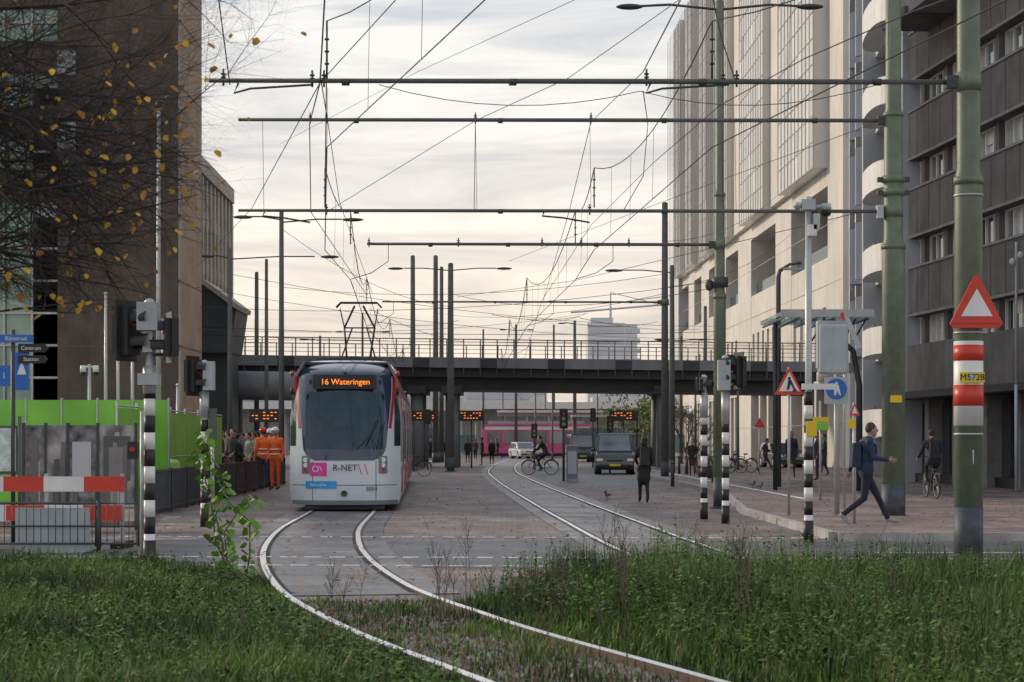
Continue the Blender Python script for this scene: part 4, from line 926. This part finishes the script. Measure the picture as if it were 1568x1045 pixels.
# ------------------------------------------------------------------ vehicles
def vehicle(name,x,y,rot,L_,W_,H_,belt,kind,paint,hood=.9,front_rake=.6,rear_rake=.2):
    E=empty(name,(x,y,0),rot); b=MB(); w2=W_/2; fr=-L_/2; bk=L_/2; hz=belt
    prof=[(fr+.05,.22),(fr,.45),(fr+.03,.68),(fr+.15,hz-.14),(fr+hood,hz),(bk-.05,hz),(bk,.6),(bk-.05,.25)]
    b.prism([(-w2,p[0],p[1]) for p in prof],(W_,0,0),paint)
    g=MB(); y0_=fr+hood; y1_=bk-.05; tw=w2-.13
    B=[(-w2+.03,y0_,hz-.005),(w2-.03,y0_,hz-.005),(w2-.03,y1_,hz-.005),(-w2+.03,y1_,hz-.005)]; Tt=[(-tw,y0_+front_rake,H_),(tw,y0_+front_rake,H_),(tw,y1_-rear_rake,H_),(-tw,y1_-rear_rake,H_)]
    g.hexa(B,Tt,paint)
    B=[Vector(q) for q in B];Tt=[Vector(q) for q in Tt]
    g2=MB()
    def win(a,b_,c,d,u0,u1,v0,v1,off,mt='glass_dark'):
        n_=(b_-a).cross(d-a).normalized()*off
        f=lambda u,v:(a.lerp(b_,u)).lerp(d.lerp(c,u),v)+n_
        g2.add([f(u0,v0),f(u1,v0),f(u1,v1),f(u0,v1)],[(0,1,2,3)],mt)
    win(B[0],B[1],Tt[1],Tt[0],.07,.93,.06,.9,.012,'glass_mid'); win(B[2],B[3],Tt[3],Tt[2],.1,.9,.12,.85,.012)
    for (p,q,r_,s_) in ((B[1],B[2],Tt[2],Tt[1]),(B[3],B[0],Tt[0],Tt[3])):
        for u0,u1 in ((.06,.33),(.36,.62),(.66,.93)): win(p,q,r_,s_,u0,u1,.08,.85,.012)
    d=MB()
    for s_ in (-1,1):
        d.box((s_*(w2-.2),fr+.03,.70),(.30,.12,.13),'headlamp'); d.box((s_*(w2-.11),bk-.01,.8),(.16,.06,.3),'tail')
        d.ball((s_*(w2+.12),y0_+.25,hz+.1),(.11,.07,.09),paint); d.tube([(s_*(w2-.02),y0_+.25,hz+.04),(s_*(w2+.08),y0_+.25,hz+.06)],.02,'black',5)
        for yy in (fr+.85,bk-.8):
            d.cyl((s_*(w2-.18),yy,.32),(s_*(w2+.012),yy,.32),.32,.32,'rubber',20); d.cyl((s_*(w2-.1),yy,.32),(s_*(w2+.02),yy,.32),.19,.19,'galv',12)
            d.cyl((s_*(w2-.3),yy,.34),(s_*(w2+.004),yy,.34),.38,.38,'black',20)
    d.box((0,fr-.012,.42),(W_*.82,.1,.12),'black'); d.box((0,fr+.04,.66),(W_*.42,.1,.08),'black'); d.box((0,fr-.07,.45),(.52,.02,.11),'plate'); d.box((0,bk+.01,.62),(.52,.03,.11),'plate')
    b.obj('lower_body',E,bevel=.07,segs=3); g.obj('cabin',E,bevel=.06,segs=3); g2.obj('windows',E); d.obj('lamps_and_wheels',E,bevel=.012)
vehicle('delivery_van',gx(944,95),95+2.4,-.03,4.8,1.85,1.96,1.08,'van','van_dark',.75,.55,.12)
vehicle('delivery_van',gx(890,150),152,.06,4.8,1.9,2.1,1.1,'van','van_green',.7,.5,.1); vehicle('parked_car',gx(1206,118),121,.15,4.3,1.75,1.48,.9,'car','car_grey',1.1,.8,.5)
vehicle('parked_car',gx(802,176),178,.25,4.2,1.75,1.48,.88,'car','car_white',1.1,.8,.5)
vehicle('delivery_van',gx(85,47),50,1.5,4.8,1.85,2.2,1.25,'van','lime',.75,.5,.1); vehicle('parked_car',gx(650,185),188,.1,4.3,1.75,1.45,.88,'car','car_grey',1.1,.8,.5)
vehicle('parked_car',gx(35,49),55,1.4,4.4,1.8,1.5,.9,'car','car_white',1.1,.8,.5)
mb=MB(); d=191; xa_,xb_=gx(738,d),gx(908,d)
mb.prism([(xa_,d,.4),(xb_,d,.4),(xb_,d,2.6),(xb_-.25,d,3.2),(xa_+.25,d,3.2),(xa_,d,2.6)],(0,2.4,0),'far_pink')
for x in np.arange(xa_+.5,xb_-1,1.5): mb.bb(x,x+1.25,d-.03,d,1.35,2.5,'glass_mid' if random.random()<.6 else 'far_grey')
mb.bb(xa_+.3,xb_-.3,d-.02,d,2.65,2.95,'far_white'); mb.bb(xa_+3,xa_+6,d-.035,d-.031,.5,1.2,'far_white'); mb.bb(xa_,xb_,d+.2,d+2.2,.1,.4,'black'); mb.bb(xa_+.6,xb_-.8,d+.5,d+2,3.2,3.5,'far_grey')
mb.obj('distant_tram',bevel=.04)
# ------------------------------------------------------------------ traffic signals
def head(mb,c,ang,n=3,sc_=1.0,back=True):
    R=Matrix.Rotation(ang,3,'Z'); c=Vector(c); h_=.27*n*sc_
    mb.box(c,(.26*sc_,.2*sc_,h_),'black',R)
    if back: mb.box(c,(.42*sc_,.02,h_+.16),'black',R)
    for i in range(n):
        zc=(n-1)/2*.27*sc_-i*.27*sc_; f=R@Vector((0,-1,0)); p=c+Vector((0,0,zc))+f*.1*sc_
        vs=[];k=10
        for j in range(k+1):
            a=-.35+(math.pi+.7)*j/k; o=R@Vector((math.cos(a)*.105*sc_,0,math.sin(a)*.105*sc_)); vs+=[p+o,p+o+f*.2*sc_]
        mb.add(vs,[(2*j,2*j+1,2*j+3,2*j+2) for j in range(k)],'black',True)
        mb.cyl(p-f*.01,p+f*.012,.095*sc_,.095*sc_,'glass_dark' if i else 'tail',12)
def banded(name,px,d,topy,bt,heads=(),r=.057,extra=None):
    top=gz(topy,d); bz=gz(bt,d); mb=MB(); mb.cyl((0,0,0),(0,0,top),r,r*.9,'galv',14)
    nb=int(round(bz/.215)); hh=bz/nb
    for i in range(nb): mb.cyl((0,0,i*hh+.001),(0,0,(i+1)*hh-.001),r*1.25,r*1.25,'black' if i%2==0 else 'white',18)
    mb.cyl((0,0,0),(0,0,.35),r*1.45,r*1.4,'black',14); mb.ball((0,0,top),(r*1.2,r*1.2,r),'galv')
    for (dx,zz,ang,n_,s_) in heads:
        head(mb,(dx,.0,zz),ang,n_,s_)
        mb.tube([(0,0,zz+.12),(dx*.6,0,zz+.12)],.022,'dark_steel',6); mb.tube([(0,0,zz-.22),(dx*.6,0,zz-.22)],.022,'dark_steel',6)
    if extra: extra(mb,top)
    return put(mb,name,gx(px,d),d)
def ex1(mb,top):
    d=25.4
    mb.bb(-.13,.13,-.20,-.04,gz(507,d),gz(464,d),'lightgrey'); mb.bb(-.07,.05,-.12,-.05,gz(540,d),gz(508,d),'galv'); mb.cyl((0,0,gz(603,d)),(0,0,gz(560,d)),.085,.085,'galv',14)
    mb.bb(-.13,.13,-.13,.1,gz(590,d),gz(572,d),'lightgrey'); mb.cyl((-.11,.1,0),(-.11,.1,2.0),.03,.03,'galv',8); mb.box((-.20,-.05,gz(690,d)),(.12,.14,.22),'black'); mb.cyl((-.2,-.13,gz(688,d)),(-.2,-.11,gz(688,d)),.035,.035,'tail',10)
banded('traffic_light',229,25.4,464,585,((-.30,gz(507,25.4),1.2,2,1.15),(.26,gz(517,25.4),-1.2,2,.9)),extra=ex1)
def ex2(mb,top): mb.bb(.0,.2,-.18,.04,gz(598,37.5),gz(554,37.5),'lightgrey'); mb.cyl((0,0,gz(640,37.5)),(0,0,gz(600,37.5)),.09,.09,'galv',12); mb.cyl((.14,.1,0),(.14,.1,1.9),.035,.035,'galv',8); mb.box((.16,0,gz(650,37.5)),(.14,.1,.6),'mast_far')
banded('traffic_light',313,37.5,556,625,((-.22,gz(576,37.5),1.2,2,1.1),),extra=ex2)
def ex3(mb,top): mb.bb(-.16,.02,-.12,.06,gz(598,41),gz(578,41),'bridge_grey'); mb.cyl((.0,0,gz(640,41)),(0,0,gz(602,41)),.08,.08,'galv',12)
banded('traffic_light',1078,41,578,618,((-.08,gz(590,41),1.2,1,.9),),extra=ex3)
def ex4(mb,top): mb.bb(-.16,.08,-.18,.06,gz(598,39),gz(552,39),'lightgrey'); mb.cyl((0,0,gz(650,39)),(0,0,gz(600,39)),.085,.085,'galv',12)
banded('traffic_light',1111,39,548,645,((.26,gz(568,39),-1.25,2,1.05),(0.05,gz(556,39),2.8,1,.6)),extra=ex4)
def ex5(mb,top):
    dd=31.7; mb.bb(-.12,.1,-.1,.1,gz(322,dd),gz(306,dd),'lightgrey'); mb.tube([(0,0,gz(318,dd)),(.26,0,gz(316,dd))],.03,'lightgrey',8); mb.cyl((.28,0,gz(322,dd)),(.28,0,gz(312,dd)),.09,.075,'lightgrey',14); mb.ball((.28,0,gz(325,dd)),(.085,.085,.08),'black')
    mb.ball((-.18,-.02,gz(315,dd)),(.07,.12,.06),'lightgrey'); mb.box((.12,-.05,gz(340,dd)),(.1,.1,.25),'galv'); mb.bb(-.02,.12,-.1,-.04,gz(362,dd),gz(345,dd),'balcony_white')
    mb.bb(-.12,.42,-.1,-.07,gz(597,dd),gz(588,dd),'white'); mb.bb(-.05,.12,-.1,-.06,gz(668,dd),gz(645,dd),'yellow'); mb.bb(.06,.24,-.09,-.06,gz(655,dd),gz(645,dd),'lime')
banded('traffic_camera_pole',1238,31.7,306,600,(),extra=ex5)
for px,d_,ty in ((655,110,630),(818,110,652),(863,80,630),(908,120,628),(934,100,640)):
    mb=MB(); mb.cyl((0,0,0),(0,0,gz(ty,d_)),.05,.05,'dark_steel',8); head(mb,(0,-.1,gz(ty,d_)-.3),0,3,.8); put(mb,'traffic_light',gx(px,d_),d_)
for px,d_,wd_ in ((650,118,1.5),(722,118,1.5),(408,95,1.6),(955,118,1.7)):
    zc=gz(637,d_); mb=MB(); mb.bb(-wd_/2,wd_/2,-.15,.15,zc-.3,zc+.3,'black'); mb.cyl((0,.0,0),(0,0,zc),.05,.05,'dark_steel',8)
    for r_ in range(3):
        for c_ in range(7):
            if random.random()<.5: mb.bb(-wd_/2+.12+c_*.18,-wd_/2+.22+c_*.18,-.165,-.152,zc+.14-r_*.15,zc+.18-r_*.15,'amber_led')
    put(mb,'departure_board',gx(px,d_),d_)
# ------------------------------------------------------------------ signs on right
def signpole(px,d,topy,r=.03,mt='galv'):
    mb=MB(); mb.cyl((0,0,0),(0,0,gz(topy,d)),r,r,mt,10); return mb
mb=signpole(1206,40,572); cz=gz(614,40); w_=.29; ht=.56
mb.prism([(-w_,-.05,cz),(w_,-.05,cz),(0,-.05,cz+ht)],(0,.02,0),'red'); mb.prism([(-w_*.72,-.057,cz+.07),(w_*.72,-.057,cz+.07),(0,-.057,cz+ht*.82)],(0,.006,0),'white')
mb.ball((0.0,-.062,cz+.33),(.03,.006,.03),'black'); mb.prism([(-.05,-.066,cz+.1),(-.01,-.066,cz+.1),(.03,-.066,cz+.22),(.09,-.066,cz+.1),(.12,-.066,cz+.1),(.04,-.066,cz+.3),(-.02,-.066,cz+.3)],(0,.006,0),'black'); mb.prism([(.06,-.068,cz+.07),(.16,-.068,cz+.07),(.11,-.068,cz+.14)],(0,.005,0),'black')
put(mb,'roadworks_sign',gx(1208,40),40,z=.12)
mb=signpole(1283,41,500,.035)
mb.bb(-.46,.14,-.3,-.04,gz(572,41),gz(500,41),'lightgrey'); put(mb,'equipment_cabinet_post',gx(1283,41),41,z=.1)
mb=MB(); mb.bb(-.3,.3,-.16,.16,0,1.02,'lightgrey'); o=mb.obj('control_box',bpy.data.objects['equipment_cabinet_post'],bevel=.07,loc=(-.14,-.22,gz(574,41)-.1),segs=4)
mb=signpole(1281,40,580); mb.bb(-.23,.25,-.06,-.04,gz(626,40),gz(585,40),'lightgrey'); mb.cyl((.01,-.075,gz(603,40)),(.01,-.06,gz(603,40)),.21,.21,'blue_sign',28)
mb.ball((.01,-.08,gz(603,40)+.11),(.03,.006,.03),'white'); mb.prism([(-.04,-.083,gz(603,40)-.13),(0,-.083,gz(603,40)-.13),(.02,-.083,gz(603,40)-.03),(.07,-.083,gz(603,40)-.13),(.1,-.083,gz(603,40)-.13),(.05,-.083,gz(603,40)+.08),(-.04,-.083,gz(603,40)+.08)],(0,.006,0),'white')
put(mb,'pedestrian_sign',gx(1283,40),40.3,z=.1)
mb=signpole(1303,36,625); mb.prism([(-.1,-.05,gz(645,36)),(.1,-.05,gz(645,36)),(0,-.05,gz(625,36))],(0,.015,0),'red'); mb.prism([(-.05,-.056,gz(642,36)),(.05,-.056,gz(642,36)),(0,-.056,gz(630,36))],(0,.004,0),'white'); mb.bb(-.12,.02,-.055,-.045,gz(665,36),gz(650,36),'yellow')
put(mb,'small_warning_sign',gx(1308,36),36,z=.1)
mb=signpole(1255,50,620); mb.bb(-.2,.2,-.06,-.04,gz(665,50),gz(645,50),'lime'); mb.bb(-.2,.2,-.065,-.06,gz(653,50),gz(645,50),'yellow'); put(mb,'direction_sign',gx(1256,50),50,z=.1)
mb=signpole(1163,95,640); mb.prism([(-.28,-.05,gz(655,95)),(.28,-.05,gz(655,95)),(0,-.05,gz(640,95))],(0,.02,0),'red'); put(mb,'warning_sign',gx(1163,95),95)
mb=signpole(1300,44,488,.025); mb.prism([(-.05,-.02,gz(488,44)),(.06,-.02,gz(486,44)),(.38,-.02,gz(538,44)),(.28,-.02,gz(542,44))],(0,.02,0),'galv'); mb.prism([(-.1,-.04,gz(488,44)),(-.03,-.04,gz(484,44)),(.04,-.04,gz(508,44)),(-.02,-.04,gz(505,44))],(0,.02,0),'red'); put(mb,'folded_sign',gx(1293,44),44,z=.1)
mb=MB(); d=62; x0,x1=gx(1195,d),gx(1338,d); zc=gz(478,d)
mb.hexa([(x0,d,zc-.12),(x1,d,zc-.12),(x1,d+5,zc-.12),(x0,d+5,zc-.12)],[(x0,d,zc),(x1,d,zc+.05),(x1,d+5,zc+.05),(x0,d+5,zc)],'clear_glass')
mb.bb(x0,x1,d-.08,d-.004,zc-.16,zc+.08,'galv')
for x in np.linspace(x0+.1,x1-.1,6): mb.tube([(x,d,zc-.18),(x,d+5,zc-.18)],.05,'galv',6)
mb.tube([(x1-.1,d+2,0),(x1-.1,d+2,3.4),(x1-.3,d+2,4.5),(x1-1.3,d+2,zc-.2)],[.1,.1,.09,.06],'dark_steel',10); mb.tube([(x1-.5,d+2,4.0),(x1-.9,d+2,zc-.2)],.05,'dark_steel',8)
for x in np.linspace(x1-1.5,x1-.2,5): mb.tube([(x,d+.2,zc-.2),(x-.4,d+.2,zc-.9)],.03,'dark_steel',5)
mb.tube([(x0+.1,d+2,0),(x0+.1,d+2,zc-.2)],.07,'dark_steel',10)
mb.obj('glass_canopy_shelter')
mb=MB(); d=70
mb.tube([(0,0,0),(0,0,gz(425,d)),(.05,0,gz(415,d)),(.4,0,gz(405,d)),(.8,0,gz(403,d))],[.1,.08,.07,.05,.04],'mast_far',10); mb.box((.5,0,gz(412,d)),(.7,.2,.08),'lightgrey'); put(mb,'street_lamp',gx(1192,d),d)
mb=MB(); mb.tube([(0,0,3.1+.0),(0,0,7.3),(0,0,7.5)],.04,'lightgrey',8); mb.cyl((0,0,0),(0,0,3.2),.05,.05,'lightgrey',8); mb.ball((.12,-.05,7.1),(.1,.1,.12),'lightgrey'); mb.ball((-.12,-.05,6.9),(.1,.1,.12),'lightgrey'); put(mb,'security_camera_pole',gx(1556,60),60,z=.1)
mb=MB(); mb.bb(-.22,.22,-.2,.2,.1,1.4,'bridge_grey'); mb.bb(-.25,.25,-.23,.23,0,.1,'kerb'); mb.bb(-.24,.24,-.22,.22,1.4,1.45,'lightgrey'); mb.bb(-.17,.17,-.212,-.2,.3,1.2,'far_pale'); put(mb,'utility_cabinet',gx(876,79),79,bevel=.015)
for px,d_ in ((1040,95),(1052,96),(1030,70),(1092,72)):
    mb=MB(); mb.cyl((0,0,0),(0,0,.85),.07,.06,'dark_steel',10); mb.ball((0,0,.85),(.08,.08,.05),'dark_steel'); put(mb,'bollard',gx(px,d_),d_)
mb=MB(); mb.cyl((0,0,0),(0,0,.5),.3,.42,'rail_rust',16); mb.cyl((0,0,.5),(0,0,.55),.45,.45,'rail_rust',16)
for _ in range(60):
    a=random.random()*6.28; r_=random.random()*.35; p=Vector((math.cos(a)*r_,math.sin(a)*r_,.5)); q=p+Vector((random.gauss(0,.15),random.gauss(0,.15),random.uniform(.2,.5))); mb.tube([p,q],.006,'bush_twig',3,False); b=Vector((.04,0,.03)); mb.add([q,q+b,q+b*1.5+Vector((0,0,.05)),q+Vector((0,0,.06))],[(0,1,2,3)],'grass_mid')
put(mb,'planter',gx(1080,86),86)
for px,d_ in ((1163,60),(1152,63),(930,55)):
    mb=MB(); mb.ball((0,0,.13),(.06,.12,.06),'bridge_grey',10,8); mb.ball((0,.12,.2),(.03,.035,.035),'dark_steel',8,6); mb.cyl((0,.08,.15),(0,.12,.2),.035,.025,'bridge_grey',8); mb.cyl((0,.15,.2),(0,.18,.195),.008,.002,'black',5)
    mb.hexa([(-.03,-.22,.1),(.03,-.22,.1),(.04,-.08,.12),(-.04,-.08,.12)],[(-.03,-.22,.115),(.03,-.22,.115),(.04,-.08,.15),(-.04,-.08,.15)],'dark_steel')
    for s_ in (-1,1): mb.cyl((s_*.02,.02,0),(s_*.02,.01,.09),.006,.008,'red',5)
    mb.obj('pigeon',loc=(gx(px,d_),d_,.12 if px>1100 else 0),rot=random.uniform(0,6))
# ------------------------------------------------------------------ left street furniture
mb=MB(); A=Vector((-7.75,43,0)); B=Vector((-8.45,74,0)); n_=170
for i in range(n_+1):
    p=A.lerp(B,i/n_); mb.box(p+Vector((0,0,.5)),(.05,.09,.86),'mast_base')
    if i%14==0: mb.box(p+Vector((0,0,.5)),(.09,.09,1.0),'dark_steel')
for zz in (.12,.93): mb.hexa([A+Vector((-.03,0,zz)),A+Vector((.03,0,zz)),B+Vector((.03,0,zz)),B+Vector((-.03,0,zz))],[A+Vector((-.03,0,zz+.05)),A+Vector((.03,0,zz+.05)),B+Vector((.03,0,zz+.05)),B+Vector((-.03,0,zz+.05))],'dark_steel')
mb.obj('metal_railing_fence')
mb=MB(); mb.prism([(-16,36,0),(-6.9,37.2,0),(-7.9,44,0),(-8.6,75,0),(-16,75,0)],(0,0,.12),'sidewalk_paving'); mb.obj('pavement')
mb=MB()
for i in range(9):
    x0=-16+i*.86; mb.bb(x0,x0+.82,48,48.06,.15,2.6,'lime'); mb.bb(x0+.82,x0+.86,47.97,48.1,.1,2.65,'galv')
mb.obj('construction_hoarding_fence')
mb=MB()
for i in range(7):
    y_=44+i*2.6; x=-8.75-.022*(y_-44)*.9
    mb.bb(x-.03,x+.01,y_,y_+2.5,.15,2.35,'lime')
    for z_ in (.1,1.2,2.4): mb.tube([(x,y_,z_),(x,y_+2.55,z_)],.02,'galv',6)
    mb.cyl((x+.02,y_,0),(x+.02,y_,2.5),.025,.025,'galv',8)
mb.obj('mesh_site_fence')
mb=MB(); d=36; xs_=[gx(v,d) for v in (36,70,104,150,208)]
zb=.45
for i in range(4):
    a,b=xs_[i],xs_[i+1]; mb.bb(a+.02,b-.02,d,d+.04,zb,1.9,'poster' if i%2 else 'poster_b'); mb.bb(a-.025,a+.02,d-.03,d+.07,.0,1.94,'dark_steel')
mb.bb(xs_[4]-.02,xs_[4]+.02,d-.03,d+.07,0,1.94,'dark_steel'); mb.bb(xs_[0]-3,xs_[4],d-.02,d+.05,.42,.46,'galv')
mb.bb(xs_[3]+.1,xs_[4]-.1,d-.012,d-.002,.9,1.7,'mast_far'); mb.bb(xs_[2]+.08,xs_[2]+.42,d-.012,d-.002,.7,1.6,'far_pale'); mb.bb(xs_[3]+.2,xs_[3]+.45,d-.016,d-.013,.95,1.5,'office_conc_light')
for k in range(14):
    x=random.uniform(xs_[0],xs_[4]-.1); w_=random.uniform(.03,.14); z1_=random.uniform(1.0,1.85); mb.bb(x,x+w_,d-.01-.0003*k,d-.002,zb+.02,z1_,random.choice(['mast_far','far_grey','office_conc_light','beige_dark']))
mb.obj('poster_panel_fence')
mb=MB(); d=30
def plank(x0,x1,z0,z1,n,first,y,):
    for i in range(n):
        a=x0+(x1-x0)*i/n; b=x0+(x1-x0)*(i+1)/n
        mb.hexa([(a,y,z0),(b,y,z0),(b,y+.03,z0),(a,y+.03,z0)],[(a,y,z1),(b,y,z1),(b,y+.03,z1),(a,y+.03,z1)],'red' if (i+first)%2==0 else 'white')
plank(gx(-180,d),gx(190,d),gz(753,d),gz(730,d),6,1,d); plank(gx(-50,d),gx(186,d),gz(798,d),gz(774,d),4,1,d)
for px_ in (-60,70,186): x=gx(px_,d); mb.bb(x-.03,x+.03,d+.035,d+.09,0,1.12,'galv'); mb.bb(x-.1,x+.1,d-.35,d+.45,0,.1,'rubber')
mb.obj('road_barrier')
mb=MB(); d=28.6; x0,x1=gx(-60,d),gx(212,d); zt5=gz(771,d)
for s0,s1 in ((x0,gx(150,d)-.03),(gx(150,d)+.03,x1)):
    mb.tube([(s0,d,.1),(s0,d,zt5),(s1,d,zt5),(s1,d,.1)],.019,'dark_steel',8); mb.tube([(s0,d,.14),(s1,d,.14)],.015,'dark_steel',6)
    for x in np.arange(s0+.1,s1,.105): mb.cyl((x,d,.14),(x,d,zt5),.006,.006,'dark_steel',6)
    for x in (s0+.2,s1-.1): mb.bb(x-.02,x+.02,d-.3,d+.3,.0,.03,'dark_steel')
mb.tube([(x0,d+.012,gz(806,d)),(x1,d+.012,gz(806,d))],.012,'dark_steel',6)
mb.bb(gx(22,d),gx(136,d),d+.05,d+.08,gz(850,d),gz(778,d),'lightgrey')
mb.cyl((gx(151,d),d,0),(gx(151,d),d,zt5+.03),.035,.035,'dark_steel',8)
mb.obj('crowd_barrier')
mb=MB(); d=31; mb.bb(gx(-25,d),gx(27,d),d,d+.06,gz(727,d),gz(652,d),'mast_far'); mb.bb(gx(-25,d)+.04,gx(24,d),d-.012,d-.002,gz(722,d),gz(656,d),'map_print'); mb.cyl((gx(27,d)+.03,d,0),(gx(27,d)+.03,d,2.0),.03,.03,'mast_far',8)
mb.cyl((gx(-25,d),d+.03,0),(gx(-25,d),d+.03,2.0),.03,.03,'mast_far',8); mb.obj('map_board')
d=31; S_=empty('street_sign_post',(gx(20,d),d,0)); mb=MB(); f=lambda px_: gx(px_,d)-gx(20,d)
mb.cyl((0,0,0),(0,0,gz(505,d)),.035,.035,'dark_steel',10)
mb.bb(f(-5),f(52),-.05,-.03,gz(525,d),gz(513,d),'blue_sign'); mb.bb(f(24),f(46),-.07,-.05,gz(598,d),gz(540,d),'blue_sign'); mb.bb(f(-14),f(17),-.05,-.03,gz(592,d),gz(560,d),'blue_sign')
mb.prism([(f(28),-.076,gz(574,d)),(f(42),-.076,gz(574,d)),(f(35),-.076,gz(552,d))],(0,.005,0),'white')
for e0,e1,p1 in ((527,540,76),(545,557,75)): mb.prism([(f(30),-.1,gz(e1,d)),(f(p1-5),-.1,gz(e1,d)),(f(p1),-.1,gz((e0+e1)/2,d)),(f(p1-5),-.1,gz(e0,d)),(f(30),-.1,gz(e0,d))],(0,.04,0),'black')
mb.obj('signs',S_); text('sign_text','Rijnstraat',(f(26),-.056,gz(519,d)),.09,'white',S_); text('sign_text_b','Centrum',(f(50),-.106,gz(534,d)),.085,'reflect',S_); text('sign_text_c','Station',(f(50),-.106,gz(551,d)),.085,'reflect',S_); text('sign_text_d','P 1',(f(2),-.056,gz(576,d)),.14,'white',S_)
mb=MB(); d=50; mb.cyl((0,0,0),(0,0,gz(558,d)),.05,.04,'lightgrey',10)
for s_ in (-1,1): mb.tube([(0,0,gz(562,d)),(s_*.16,0,gz(562,d))],.025,'white',6); mb.cyl((s_*.16,0,gz(570,d)),(s_*.16,0,gz(560,d)),.08,.07,'white',12); mb.ball((s_*.16,0,gz(572,d)),(.07,.07,.07),'black')
put(mb,'security_camera_pole',gx(137,d),d)
for px,d_,r_ in ((632,90,1.4),(1100,98,1.2),(1118,99,1.3),(1135,101,1.1)):
    e=empty('parked_bicycle',(gx(px,d_),d_,0),r_); bicycle(e)
